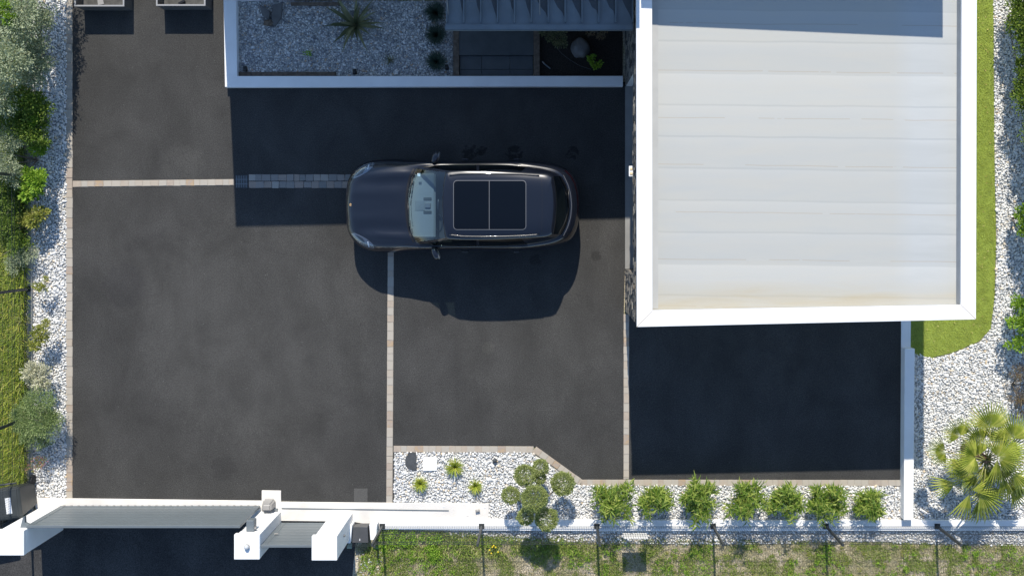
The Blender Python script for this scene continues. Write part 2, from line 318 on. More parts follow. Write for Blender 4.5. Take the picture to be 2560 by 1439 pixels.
M['dark_leaf'] = leafmat('deep_green_leaf', (.06, .13, .02), (.15, .24, .035), (.3, .38, .07))
M['lime_leaf'] = leafmat('bright_green_leaf', (0.12, 0.25, 0.02), (0.25, 0.42, 0.04), (0.4, 0.55, 0.08), .35)
M['yellow_leaf'] = leafmat('yellow_green_leaf', (0.16, 0.2, 0.03), (0.32, 0.35, 0.07), (0.5, 0.47, 0.13))
M['cream_leaf'] = leafmat('cream_variegated_leaf', (.3, .33, .18), (.66, .64, .46), (.8, .78, .62))
M['blue_leaf'] = leafmat('blue_green_needle', (.13, .2, .06), (.27, .36, .13), (.44, .52, .24))
M['pink_leaf'] = leafmat('pink_flower_leaf', (.15, .2, .05), (.3, .28, .1), (.65, .2, .3))
M['bamboo_leaf'] = leafmat('bamboo_leaf', (.06, .13, .015), (.18, .28, .035), (.46, .52, .12), .3)
M['topiary_leaf'] = leafmat('topiary_leaf', (0.16, 0.21, 0.05), (0.29, 0.35, 0.11), (0.46, 0.5, 0.2))
M['palm_leaf'] = island('fan_palm_leaf', [(0, (.16, .24, .03)), (.5, (.33, .39, .06)), (1, (.52, .53, .12))], .38, trans=.25, spec=.6, noise_mix=.35, nscale=5)
M['palm_stem'] = simple('palm_stalk', (.25, .25, .07), .5)
M['tuft_leaf'] = leafmat('golden_tuft_blade', (.22, .32, .03), (.42, .5, .07), (.66, .6, .14))
M['phormium_leaf'] = leafmat('sword_leaf', (.09, .11, .05), (.19, .2, .1), (.32, .32, .17))
M['fescue_leaf'] = leafmat('fescue_blade', (.035, .06, .045), (.07, .11, .08), (.1, .15, .11))
M['brown_leaf'] = leafmat('brownish_leaf', (.12, .08, .05), (.24, .17, .11), (.3, .27, .14))
M['dry_leaf'] = island('fallen_leaves', [(0, (.35, .26, .08)), (1, (.6, .5, .2))], .8)

# car materials
def paint():
    m, nt, L, b = new_mat('dark_metallic_paint'); b.inputs['Metallic'].default_value = .1
    b.inputs['Roughness'].default_value = .28; b.inputs['Coat Weight'].default_value = 1; b.inputs['Coat Roughness'].default_value = .025
    tc = N(nt, 'ShaderNodeTexCoord'); n = N(nt, 'ShaderNodeTexNoise'); n.inputs['Scale'].default_value = 900; L.new(tc.outputs['Object'], n.inputs['Vector'])
    r = ramp(nt, [(.35, (.004, .0055, .0105)), (.7, (.0085, .0105, .0185))]); L.new(n.outputs[0], r.inputs[0]); L.new(r.outputs[0], b.inputs['Base Color'])
    return m
M['paint'] = paint()
def glass(name, tint, refl=1.0):
    m, nt, L, b = new_mat(name); t = N(nt, 'ShaderNodeBsdfTransparent'); t.inputs[0].default_value = (*tint, 1)
    g = N(nt, 'ShaderNodeBsdfGlossy'); g.inputs['Roughness'].default_value = .01; f = N(nt, 'ShaderNodeMath', operation='POWER'); ge_ = N(nt, 'ShaderNodeNewGeometry'); dt = N(nt, 'ShaderNodeVectorMath', operation='DOT_PRODUCT'); L.new(ge_.outputs['Normal'], dt.inputs[0]); L.new(ge_.outputs['Incoming'], dt.inputs[1])
    ab = N(nt, 'ShaderNodeMath', operation='ABSOLUTE'); L.new(dt.outputs['Value'], ab.inputs[0]); iv = N(nt, 'ShaderNodeMath', operation='SUBTRACT'); iv.inputs[0].default_value = 1; L.new(ab.outputs[0], iv.inputs[1]); L.new(iv.outputs[0], f.inputs[0]); f.inputs[1].default_value = 4
    ad = N(nt, 'ShaderNodeMath', operation='MULTIPLY_ADD'); ad.inputs[1].default_value = refl; ad.inputs[2].default_value = .1; L.new(f.outputs[0], ad.inputs[0])
    mx = N(nt, 'ShaderNodeMixShader'); L.new(ad.outputs[0], mx.inputs[0]); L.new(t.outputs[0], mx.inputs[1]); L.new(g.outputs[0], mx.inputs[2]); L.new(mx.outputs[0], nt['Material Output'].inputs[0])
    return m
M['windscreen'] = glass('windscreen_glass', (.66, .82, .92), 1.0)
M['tinted'] = glass('tinted_glass', (.22, .27, .25))
M['lampglass'] = glass('headlamp_glass', (.8, .85, .9), 1.2)
M['blackglass'] = simple('black_roof_glass', (.002, .003, .005), .03, var=0, spec=.45)
M['trim'] = simple('black_trim', (.012, .012, .013), .35, var=0)
M['chrome'] = simple('silver_trim', (.2, .2, .2), .35, metal=.5, var=0)
M['redlens'] = simple('red_tail_lens', (.02, .003, .004), .15, var=0, coat=1)
M['rubber'] = simple('tyre_rubber', (.02, .02, .02), .8, var=0)
M['alloy'] = simple('alloy_rim', (.35, .35, .36), .3, metal=.9, var=0)
M['dash'] = simple('grey_dashboard', (.17, .18, .18), .6, var=.03)
M['seat'] = simple('dark_leather', (.03, .03, .032), .5, var=0)
M['gold'] = simple('gold_crest', (.6, .4, .2), .35, metal=.3, var=0)
M['silverlamp'] = simple('lamp_reflector', (.22, .23, .25), .25, metal=.6, var=0)

# ------------------------------------------------------------------ ground, roads, beds
g = MB(); g.prism([(-300, -300), (300, -300), (300, 300), (-300, 300)], -1.0, -.03)
tag(g.build('ground', M['ground']), kind='structure')
def slab(name, pts, mat, z1=0.0, z0=-.06, px=True, bevel=0, label=None):
    q = poly_px(pts, 0) if px else pts
    return tag(MB().prism(q, z0, z1).build(name, mat, bevel=bevel), label=label, kind='structure')
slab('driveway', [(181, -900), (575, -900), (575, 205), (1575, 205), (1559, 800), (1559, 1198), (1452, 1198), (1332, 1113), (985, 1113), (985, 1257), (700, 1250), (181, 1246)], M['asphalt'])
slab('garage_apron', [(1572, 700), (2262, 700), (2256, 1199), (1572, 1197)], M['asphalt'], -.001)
slab('street', [(-900, 1290), (895, 1290), (880, 1439), (860, 2200), (-900, 2200)], M['asphalt_street'], -.004)
GB_left = [(70, -700), (166, -700), (166, 1244), (78, 1244)]
GB_bot = [(985, 1129), (1328, 1130), (1447, 1212), (2252, 1214), (2252, 1300), (985, 1300)]
GB_right = [(2284, 880), (2330, 896), (2380, 884), (2450, 855), (2478, 822), (2488, 740), (2492, 600), (2487, 400), (2484, 0), (2484, -500), (2620, -500), (2760, 300), (2760, 1302), (2284, 1302)]
GB_plant = [(590, 3), (1133, 3), (1133, 192), (592, 192)]
GB_out = [(1100, 1322), (1500, 1326), (2700, 1324), (2700, 1366), (2450, 1362), (2100, 1352), (1800, 1362), (1500, 1357), (1300, 1352), (1130, 1337)]
for nm, b_, z in (('gravel_bed', GB_left, -.012), ('gravel_bed', GB_bot, -.012), ('gravel_bed', GB_right, -.012), ('gravel_bed', GB_plant, .0), ('gravel_bed', GB_out, -.024)):
    slab(nm, b_, M['gravel_base'], z, z-.04)
LAWN = [(2276, 760), (2276, 880), (2290, 887), (2330, 893), (2380, 881), (2448, 852), (2477, 820), (2486, 740), (2490, 600), (2486, 400), (2483, 0), (2483, -500), (2290, -500), (2290, 760)]
slab('lawn', LAWN, M['turf'], .0, -.05)
slab('mulch_bed', [(1349, -20), (1556, -20), (1556, 192), (1349, 192)], M['soil'], .004, -.05)

# pebbles: real stones, a low-poly ellipsoid each
t_ = (1+5**.5)/2
ICO = np.array([(-1, t_, 0), (1, t_, 0), (-1, -t_, 0), (1, -t_, 0), (0, -1, t_), (0, 1, t_), (0, -1, -t_), (0, 1, -t_), (t_, 0, -1), (t_, 0, 1), (-t_, 0, -1), (-t_, 0, 1)])/math.hypot(1, t_)
ICF = np.array([(0, 11, 5), (0, 5, 1), (0, 1, 7), (0, 7, 10), (0, 10, 11), (1, 5, 9), (5, 11, 4), (11, 10, 2), (10, 7, 6), (7, 1, 8), (3, 9, 4), (3, 4, 2), (3, 2, 6), (3, 6, 8), (3, 8, 9), (4, 9, 5), (2, 4, 11), (6, 2, 10), (8, 6, 7), (9, 8, 1)])
def pebbles(poly, cell, rmin, rmax, z, mat, name='pebbles', px=True, keep=None):
    q = poly_px(poly) if px else poly
    x, y = scatter(q, cell)
    m = (y > -8.6) & (y < 6.2) & (x < 11.2) & (x > -13)
    x, y = x[m], y[m]
    if keep is not None: k = keep(x, y); x, y = x[k], y[k]
    n = len(x); r = rng.uniform(rmin, rmax, n)*(1+.55*(rng.random(n) < .12))
    sc = np.stack([r*rng.uniform(.85, 1.35, n), r*rng.uniform(.7, 1.0, n), r*rng.uniform(.45, .75, n)], 1)
    a = rng.uniform(0, 2*np.pi, n); ti = rng.normal(0, .35, n)
    V = ICO[None]*sc[:, None, :]*rng.uniform(.85, 1.15, (n, 12, 1))
    X, Y, Z = V[..., 0], V[..., 1], V[..., 2]
    Y, Z = Y*np.cos(ti)[:, None]-Z*np.sin(ti)[:, None], Y*np.sin(ti)[:, None]+Z*np.cos(ti)[:, None]
    X, Y = X*np.cos(a)[:, None]-Y*np.sin(a)[:, None], X*np.sin(a)[:, None]+Y*np.cos(a)[:, None]
    V = np.stack([X+x[:, None], Y+y[:, None], Z+(z+rng.uniform(0, .018, n))[:, None]], -1).reshape(-1, 3)
    Fc = (ICF[None]+np.arange(n)[:, None, None]*12).reshape(-1, 3)
    return tag(mesh_np(name, V, Fc, mat, smooth=True), kind='stuff')
pebbles(GB_left, .04, .018, .032, -.005, M['pebble'])
pebbles(GB_bot, .038, .017, .03, -.005, M['pebble'])
pebbles(GB_right, .038, .017, .032, -.005, M['pebble'])
pebbles(GB_plant, .034, .013, .026, .006, M['pebble_grey'])
pebbles(GB_out, .045, .015, .027, -.016, M['pebble'])
pebbles([(892, 1375), (960, 1375), (960, 1500), (892, 1500)], .06, .012, .022, -.02, M['pebble_grey'])

def blades(name, x, y, z, hmin, hmax, wd, lean, mat, parent=None, kind='stuff'):
    n = len(x); h = rng.uniform(hmin, hmax, n); a = rng.uniform(0, 2*np.pi, n); l = rng.uniform(.15, 1, n)*lean*h
    b2 = a+rng.uniform(1.2, 1.9, n); wv = wd*rng.uniform(.6, 1.3, n)
    z = np.broadcast_to(z, n)
    base = np.stack([x, y, z], 1); side = np.stack([np.cos(b2)*wv, np.sin(b2)*wv, np.zeros(n)], 1)
    mid = base+np.stack([np.cos(a)*l*.35, np.sin(a)*l*.35, h*.6], 1); tip = base+np.stack([np.cos(a)*l, np.sin(a)*l, h*.95], 1)
    V = np.stack([base-side*.6, base+side*.6, mid+side, tip, mid-side], 1).reshape(-1, 3)
    k = np.arange(n)[:, None]*5; Fc = np.concatenate([np.concatenate([k, k+1, k+2, k+4], 1), np.concatenate([k+4, k+2, k+3, k+3], 1)])
    T = np.concatenate([np.concatenate([k, k+1, k+2], 1), np.concatenate([k, k+2, k+4], 1), np.concatenate([k+4, k+2, k+3], 1)])
    o = mesh_np(name, V, T, mat, parent)
    if kind: tag(o, kind=kind)
    return o
q = poly_px(LAWN); x, y = scatter(q, .0155); m = (y < 6) & (x > 7.9) & (y > -4)
blades('turf_grass', x[m], y[m], .0, .015, .03, .004, 1.2, M['turf_blade'])
# meadow outside the fence
def meadow(poly, cell, thr, sc, hmin, hmax, wd=.006, seed=0, name='meadow_grass', lean=1.3):
    x, y = scatter(poly_px(poly), cell); nn = wnoise(x, y, sc, seed)+.5*wnoise(x, y, sc*3.3, seed+9); k = nn > thr+rng.normal(0, .1, len(x))
    return blades(name, x[k], y[k], -.03, hmin, hmax, wd, lean, M['meadow_blade'])
meadow([(895, 1362), (1060, 1335), (2700, 1362), (2700, 1560), (895, 1560)], .0125, .04, 2.4, .015, .06, .006, 3)
meadow([(955, 1322), (1130, 1330), (1500, 1357), (1500, 1380), (900, 1400)], .02, -.2, 1.2, .03, .12, .008, 5)
meadow([(-130, 330), (64, 330), (66, 1262), (-130, 1262)], .0125, -.8, 1.4, .08, .3, .011, 7, lean=1.0)
x, y = scatter(poly_px([(-130, 430), (66, 430), (66, 1250), (-130, 1250)]), .021)
blades('bright_meadow_grass', x, y, -.03, .14, .34, .009, 1.2, M['tuft_leaf'])
meadow([(-130, -300), (64, -300), (64, 330), (-130, 330)], .03, -.6, 1.4, .06, .2, .008, 7)
M['straw_blade'] = island('straw_blades', [(0, (.3, .27, .15)), (.5, (.46, .4, .25)), (1, (.62, .55, .38))], .8, trans=.3)
for poly_, cl_, hh_ in (([(895, 1362), (1060, 1335), (2700, 1362), (2700, 1560), (895, 1560)], .02, .05), ([(-130, 430), (64, 430), (66, 1240), (-130, 1240)], .026, .2)):
    x, y = scatter(poly_px(poly_), cl_); blades('dry_grass', x, y, -.03, hh_*.4, hh_, .005, 1.5, M['straw_blade'])
# broad-leaved weeds
def leaves_np(c, d, length, width, curl=.15):
    n = len(c); d = d/np.linalg.norm(d, axis=1, keepdims=True)
    up = np.tile([0, 0, 1.0], (n, 1))+rng.normal(0, .35, (n, 3)); s = np.cross(d, up); s /= np.linalg.norm(s, axis=1, keepdims=True)+1e-9
    nn = np.cross(s, d); L = (length*rng.uniform(.65, 1.25, n))[:, None]; Wd = (width*rng.uniform(.7, 1.25, n))[:, None]*.5
    mid = c+d*L*.45+nn*L*.06
    V = np.stack([c, mid+s*Wd-nn*Wd*.3, c+d*L-nn*L*curl, mid-s*Wd-nn*Wd*.3, mid], 1).reshape(-1, 3)
    k = np.arange(n)[:, None]*5
    T = np.concatenate([np.concatenate([k+a for a in t], 1) for t in ((0, 1, 4), (1, 2, 4), (2, 3, 4), (3, 0, 4))])
    return V, T
def rnd_dir(n, up=0.0):
    v = rng.normal(0, 1, (n, 3)); v[:, 2] = v[:, 2]*.7+up; return v/np.linalg.norm(v, axis=1, keepdims=True)
def weeds(poly, n, rad, seed, mat, name='broad_leaved_weeds', dens=60, ll=.05):
    qq = poly_px(poly); xs, ys = scatter(qq, .11); m = wnoise(xs, ys, 1.1, seed) > .0; xs, ys = xs[m], ys[m]
    idx = rng.permutation(len(xs))[:n]; cc = []
    for i in idx:
        r = rad*rng.uniform(.4, 1); k = int(dens*rng.uniform(.5, 1)); o = rng.normal(0, .45, (k, 2))*r
        cc.append(np.column_stack([xs[i]+o[:, 0], ys[i]+o[:, 1], -.02+rng.uniform(.01, .1, k)*r/.1]))
    cc = np.concatenate(cc); V, T = leaves_np(cc, rnd_dir(len(cc), .35), ll, ll*.55)
    return tag(mesh_np(name, V, T, mat), kind='stuff')
weeds([(900, 1345), (2700, 1370), (2700, 1560), (900, 1560)], 520, .11, 4, M['lime_leaf'], dens=40, ll=.036)
weeds([(955, 1325), (1100, 1335), (1100, 1400), (900, 1439)], 40, .13, 1, M['lime_leaf'], dens=90, ll=.045)
weeds([(-120, 430), (60, 430), (62, 740), (-120, 740)], 150, .15, 2, M['lime_leaf'], dens=80, ll=.065)
weeds([(-120, 500), (60, 500), (62, 1230), (-120, 1230)], 200, .2, 12, M['yellow_leaf'], dens=50, ll=.06)
weeds([(900, 1345), (2700, 1370), (2700, 1560), (900, 1560)], 200, .08, 14, M['yellow_leaf'], dens=30, ll=.03)
# stray dry leaves on lawn and drive edge
x, y = scatter(q, .16); k = (rng.random(len(x)) < .35) & (y > -4) & (y < 5); x, y = x[k], y[k]
V, T = leaves_np(np.column_stack([x, y, np.full(len(x), .03)]), rnd_dir(len(x), 0)*[1, 1, .15], .045, .018)
tag(mesh_np('fallen_leaves', V, T, M['dry_leaf']), kind='stuff')

# ------------------------------------------------------------------ sett kerbs
def setts(a, b_, wd, step, mat=None, rows=1, name='sett_kerb', z=.006, seed=0):
    rnd = random.Random(seed); A = P(*a); B = P(*b_); d = (B-A); Ln = d.length; d.normalize(); n = Vector((-d.y, d.x, 0)); s = MB(); wm = wd/113.33; st = step/113.33
    for r in range(rows):
        t = -rnd.random()*st*.4 if rows > 1 else 0
        off = (r-(rows-1)/2)*wm/rows
        while t < Ln-.02:
            l = min(st*rnd.uniform(.78, 1.22), Ln-t); h = wm/rows/2*rnd.uniform(.93, 1.0)-.002
            if l > .03:
                c = []
                for u, v in ((0, -1), (1, -1), (1, 1), (0, 1)):
                    p = A+d*(max(t, 0)+.002+u*(l-.004))+n*(off+v*h)+Vector((rnd.uniform(-.004, .004), rnd.uniform(-.004, .004), 0)); c.append((p.x, p.y))
                zt = z+rnd.uniform(0, .006); s.prism(c, -.05, zt)
            t += l
    tag(s.build(name, mat or M['sandstone'], bevel=.006, seg=2), kind='structure')
    e = MB(); hw = wm/2-.003
    e.prism([tuple((A+n*hw)[:2]), tuple((B+n*hw)[:2]), tuple((B-n*hw)[:2]), tuple((A-n*hw)[:2])], -.055, -.006+z)
    tag(e.build('kerb_bedding', M['mortar']), kind='structure')
setts((173.5, -600), (173.5, 1245), 17, 23, seed=1)
setts((182, 460), (585, 455.5), 16, 18, seed=2, z=.01)
setts((622, 453), (900, 453), 35, 18.5, M['sett_grey'], 2, seed=3)
setts((977.5, 560), (973.5, 1257), 16, 20, seed=4, z=.008)
setts((984, 1121.5), (1334, 1123), 17, 17.5, seed=5, z=.008)
setts((1336, 1122), (1453, 1206), 17, 17, seed=6, z=.007)
setts((1453, 1205.5), (2251, 1206.5), 16, 16.5, seed=7, z=.009)
setts((1566, 785), (1565.5, 1197), 14, 21, seed=8, z=.008)

# drain grate
t = thing('drain_grate', P(604, 453), 'black slotted drain grate at the start of the grey sett strip', 'drain')
s = MB(); x0, x1 = P(587, 0).x, P(621, 0).x; y0, y1 = P(0, 471).y, P(0, 437).y
s.box(x0, x1, y0, y1, -.05, -.02).build('pan', M['trim'], t)
s = MB(); fr = .018
s.box(x0, x1, y0, y0+fr, -.03, .006); s.box(x0, x1, y1-fr, y1, -.03, .006); s.box(x0, x0+fr, y0+fr, y1-fr, -.03, .006); s.box(x1-fr, x1, y0+fr, y1-fr, -.03, .006)
s.build('frame', M['grille'], t)
s = MB()
for i in range(7):
    xx = x0+fr+(i+.5)*(x1-x0-2*fr)/7; s.box(xx-.009, xx+.009, y0+fr, y1-fr, -.025, .004)
for k in (.33, .66):
    yy = y0+(y1-y0)*k; s.box(x0+fr, x1-fr, yy-.01, yy+.01, -.027, .002)
s.build('bars', M['steel_grey'], t)
# cover in the asphalt by the gate
t = MB(); p = P(885, 1220); p2 = P(919, 1253)
tag(t.box(p.x, p2.x, p2.y, p.y, -.02, .004).build('access_cover', simple('grey_cover_infill', (.075, .074, .07), .8, var=.25, scale=50, bump=.4), bevel=.002), 'square grey access cover set in the asphalt beside the sliding gate', 'manhole cover')

# ------------------------------------------------------------------ garage
ZP = 3.15; ZM = 2.915
def pz(px, py, z): return tuple(P(px, py, z)[:2])
gar = thing('garage', P(1900, 500), 'flat roofed garage with white parapet and stone clad west wall', 'garage')
NB = -260                                            # how far the block runs north (pixels at roof height)
o_ = [pz(1592, 817, ZP), pz(2440, 798, ZP), pz(2443, NB, ZP), pz(1590, NB, ZP)]
i_ = [pz(1631, 776, ZP), pz(2402.5, 762, ZP), pz(2405, NB, ZP), pz(1630, NB, ZP)]
def cap_piece(a, b_, c, d, nm, mat):
    s = MB(); s.prism([a, b_, c, d], ZP-.05, ZP); return s.build(nm, mat, gar, bevel=.004)
cap_piece(o_[0], i_[0], i_[3], o_[3], 'parapet_coping', M['coping'])
cap_piece((o_[0][0]+.004, o_[0][1]), (o_[1][0]-.004, o_[1][1]), (i_[1][0]-.003, i_[1][1]), (i_[0][0]+.003, i_[0][1]), 'parapet_coping', M['coping'])
cap_piece(o_[1], o_[2], i_[2], i_[1], 'parapet_coping', M['coping'])
# mitre joints, dirty sealant
for a, b_ in ((o_[0], i_[0]), (o_[1], i_[1])):
    d = Vector((b_[0]-a[0], b_[1]-a[1])).normalized()*.0; nx = Vector((-(b_[1]-a[1]), b_[0]-a[0])).normalized()*.004
    MB().prism([(a[0]-nx.x, a[1]-nx.y), (b_[0]-nx.x, b_[1]-nx.y), (b_[0]+nx.x, b_[1]+nx.y), (a[0]+nx.x, a[1]+nx.y)], ZP-.03, ZP+.002).build('mitre_joint', M['rust'], gar)
XW = o_[0][0]+.035; XE = o_[1][0]-.035; YS = o_[0][1]+.035; YSE = o_[1][1]+.035; YN = o_[2][1]
# membrane sheet and inner upstands
MB().prism([i_[0], i_[1], i_[2], i_[3]], ZM-.2, ZM).build('roof', M['membrane'], gar)
up = MB(); e = .05
for a, b_, dx, dy in ((i_[0], i_[3], -e, 0), (i_[1], i_[2], e, 0), (i_[0], i_[1], 0, -e)):
    up.prism([a, b_, (b_[0]+dx, b_[1]+dy), (a[0]+dx, a[1]+dy)], ZM-.1, ZP-.052)
up.build('upstand', simple('upstand_membrane', (.36, .37, .38), .6, var=.08, scale=5), gar)
# lap strip along the west upstand
xw = i_[0][0]
MB().box(xw-.012, xw+.135, i_[0][1]+.02, 4.2, ZM, ZM+.006).build('lap_strip', simple('membrane_lap', (.42, .42, .4), .6, var=.06, scale=3), gar)
# walls: west wall with a wide opening, its lintel and piers clad in split stone
WY0 = P(0, 672).y; WY1 = P(0, 216).y; WT = .24; ZL = 2.05
w_ = MB(); w_.prism([(XW, YS), (XW+WT, YS), (XW+WT, WY0), (XW, WY0)], -.03, ZP-.052); w_.build('stone_pier', M['stone_clad'], gar)
w_ = MB(); w_.box(XW, XW+WT, WY1, YN, -.03, ZP-.052); w_.build('stone_pier', M['stone_clad'], gar)
w_ = MB(); w_.box(XW, XW+WT, WY0, WY1, ZL, ZP-.052); w_.build('stone_lintel', M['stone_clad'], gar)
w_ = MB(); w_.prism([(XW+WT, YS), (XE, YSE), (XE, YSE+.2), (XW+WT, YS+.2)], -.03, ZP-.052); w_.prism([(XE-.2, YSE+.2), (XE, YSE+.2), (XE, YN), (XE-.2, YN)], -.03, ZP-.052); w_.box(XW+.3, XE-.2, YN-.2, YN, -.03, ZP-.052); w_.build('wall', M['render'], gar)
# projecting irregular stones on the pier and lintel faces
rs = random.Random(9); st = MB()
def stones(y0, y1, z0, z1):
    z = z0
    while z < z1-.03:
        hgt = min(rs.uniform(.025, .06), z1-z); yy = y0
        while yy < y1-.02:
            l = min(rs.uniform(.05, .2), y1-yy); dpt = rs.uniform(.003, .03); st.box(XW-dpt, XW+.002, yy+.003, yy+l-.003, z+.003, z+hgt-.003); yy += l
        z += hgt
stones(YS, WY0, 0, ZP-.06); stones(WY1, 4.4, 0, ZP-.06); stones(WY0, WY1, ZL, ZP-.06)
st.build('stone_facing', island('stone_facing', [(0, (.04, .04, .04)), (.4, (.12, .118, .115)), (.75, (.22, .21, .19)), (.94, (.4, .37, .31)), (1, (.3, .23, .16))], .8), gar)
MB().box(XW-.02, XW+.36, WY0+.003, WY1-.003, -.05, .012).build('threshold', simple('threshold_concrete', (.26, .26, .25), .85, var=.12, scale=3, bump=.2), gar)
dr = MB(); 
for k in range(9): dr.box(XW+.3, XW+.34, WY0, WY1, .03+k*.225, .03+k*.225+.215)
dr.build('garage_door', M['door'], gar)
# white reveal at the north jamb
MB().box(XW-.003, XW+.235, WY1, WY1-.001, 0, ZL-.002).build('reveal', M['render'], gar)

t = thing('flood_light', P(1576, 430, 1.9), 'small white twin lamp on the stone lintel above the garage entrance', 'wall light')
a = P(1571.5, 442, 1.9); b2 = P(1580.5, 415.5, 1.9)
MB().box(a.x, XW-.0, a.y, b2.y, 1.93, 1.99).build('housing', M['sign'], t, bevel=.008)
for yy in (a.y+.06, b2.y-.06): MB().box(a.x+.02, a.x+.07, yy-.025, yy+.025, 1.99, 2.005).build('lamp', M['bulb'], t, bevel=.004)
a = P(2444, 733, 2.6)
t = thing('wall_lamp', (XE, a.y, 2.6), 'small dark wall lamp on the east side of the garage', 'wall light')
MB().box(XE, XE+.06, a.y-.12, a.y+.12, 2.86, 2.94).build('housing', M['steel_dark'], t, bevel=.01); MB().box(XE+.01, XE+.05, a.y-.1, a.y+.1, 2.845, 2.86).build('lens', M['sign'], t)

# ------------------------------------------------------------------ house just north of the frame
hs = thing('house', P(1000, -200), 'white rendered main house beyond the pebble bed with zinc entrance canopy', 'house')
HZ = 4.34
a = P(564, 4.5); b2 = P(1560, -16)
hw = [(a.x, a.y), (b2.x, b2.y), (b2.x, 14), (a.x, 14)]
MB().prism(hw, -.03, HZ-.06).build('wall', M['render'], hs)
MB().prism([(hw[0][0]-.0, hw[0][1]), (hw[1][0], hw[1][1]), (hw[2][0], 14), (hw[0][0], 14)], HZ-.058, HZ).build('roof', M['coping'], hs)
eY0 = 3.76+1.40*K; eY1 = 3.51+1.40*K
he = [(1.70, eY0), (7.5, eY1), (7.5, 14), (1.70, 14)]
MB().prism(he, -.03, 4.315-.06).build('wall', M['render'], hs); MB().prism(he, 4.315-.058, 4.315).build('roof', M['coping'], hs)
for x0, x1 in ((-6.6, -5.4), (-4.9, -3.7)):
    yy = a.y+(b2.y-a.y)*(x0-a.x)/(b2.x-a.x)
    f_ = MB().box(x0, x1, yy-.02, yy+.05, .9, 2.1).build('window', M['steel_grey'], hs); MB().box(x0+.06, x1-.06, yy-.024, yy-.021, .96, 2.04).build('pane', M['blackglass'], f_)
MB().box(P(1170, 0).x, P(1300, 0).x, b2.y-.06, b2.y-.02, .05, 2.15).build('door', M['steel_grey'], hs)
# stone plinth blocks at the foot of the wall
pl = MB(); pl.box(P(730, 0).x, P(850, 0).x, a.y-.1, a.y-.04, 0, .12); pl.build('plinth', M['wood'], hs)
# canopy
cz = 2.6; c0 = P(1115, 0, cz).x; c1 = XW-.05; cy = P(0, 64, cz).y
cn = MB(); cn.prism([(c0, cy), (c1, cy), (c1, b2.y), (c0, b2.y)], cz-.16, cz-.02); cn = cn.build('canopy', M['zinc'], hs)
sm = MB(); n = 12
for k in range(n):
    xx = c0+.02+(c1-c0-.04)*k/(n-1); sm.box(xx-.012, xx+.012, cy+.06, b2.y-.01, cz-.02, cz+.05)
sm.build('standing_seam', M['zinc'], cn)
rz_ = random.Random(3); zd = simple('zinc_dark_patch', (.045, .058, .07), .5)
for k in range(1, n):  # thin darker triangle beside each seam, widening towards the house
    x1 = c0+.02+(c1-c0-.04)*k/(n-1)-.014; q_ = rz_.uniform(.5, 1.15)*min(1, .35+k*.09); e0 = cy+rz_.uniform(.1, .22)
    MB().prism([(x1, e0), (x1, b2.y-.02), (x1-.24*q_, b2.y-.02), (x1-.2*q_, cy+.5), (x1-.13*q_, cy+.36), (x1-.04*q_, e0+.1)], cz-.0195, cz-.0165).build('dark_patch', zd, cn)
MB().box(c0-.02, c1, cy-.09, cy+.03, cz-.12, cz+.01).build('gutter', M['zinc'], cn, bevel=.015, seg=2)
for xx in (P(1121, 0, cz).x, P(1350, 0, cz).x):
    MB().tube([(xx, cy+.2, cz+.02), (xx-.02, b2.y-.03, cz+.75)], .009).build('tie_rod', M['chrome'], cn)

# ------------------------------------------------------------------ low white wall round the front bed, entrance path
ZW = .17
lw = thing('planter_wall', P(570, 210), 'low white rendered wall enclosing the pebble bed along the drive', 'wall')
A = [pz(558.2, -20, ZW), pz(562.3, 218, ZW), pz(1557.5, 216, ZW), pz(1557.5, 190, ZW), pz(593, 190.5, ZW), pz(590, -20, ZW)]
MB().prism(A, -.04, ZW).build('wall', M['render'], lw, bevel=.006)
lw2 = MB().prism(poly_px([(1148, -10), (1334, -10), (1334, 140), (1148, 140)]), -.05, .1).build('entrance_step', M['tile_dark'], bevel=.004)
tag(lw2, 'dark tiled step under the entrance canopy', 'step')
t = MB(); xs = [1149, 1204, 1275, 1333]
for i in range(3):
    for (ya, yb) in ((140.5, 174.4), (175, 190.5)):
        a = P(xs[i]+.3, yb); b_ = P(xs[i+1]-.2, ya); t.box(a.x, b_.x, a.y, b_.y, -.02, .03)
tag(t.build('entrance_path', M['tile_dark'], bevel=.003), kind='structure')
for i, (x0, x1, lab) in enumerate(((1133, 1147.5, 'weathered timber sleeper between pebbles and entrance path'), (1334, 1349.5, 'weathered timber sleeper between entrance path and mulch bed'))):
    a = P(x0, 189.5, .12); b_ = P(x1, -30, .12)
    tag(MB().box(a.x, b_.x, a.y, b_.y, -.03, .12).build('timber_sleeper', M['wood'], bevel=.008), lab, 'sleeper', 'timber sleepers edging the beds')
a = P(594, 190.3, .06); b_ = P(840, 180, .06)
tag(MB().box(a.x, b_.x, a.y, b_.y, -.03, .06).build('timber_sleeper', M['wood'], bevel=.01), 'half buried timber sleeper lying along the south edge of the pebbles', 'sleeper', 'timber sleepers edging the beds')

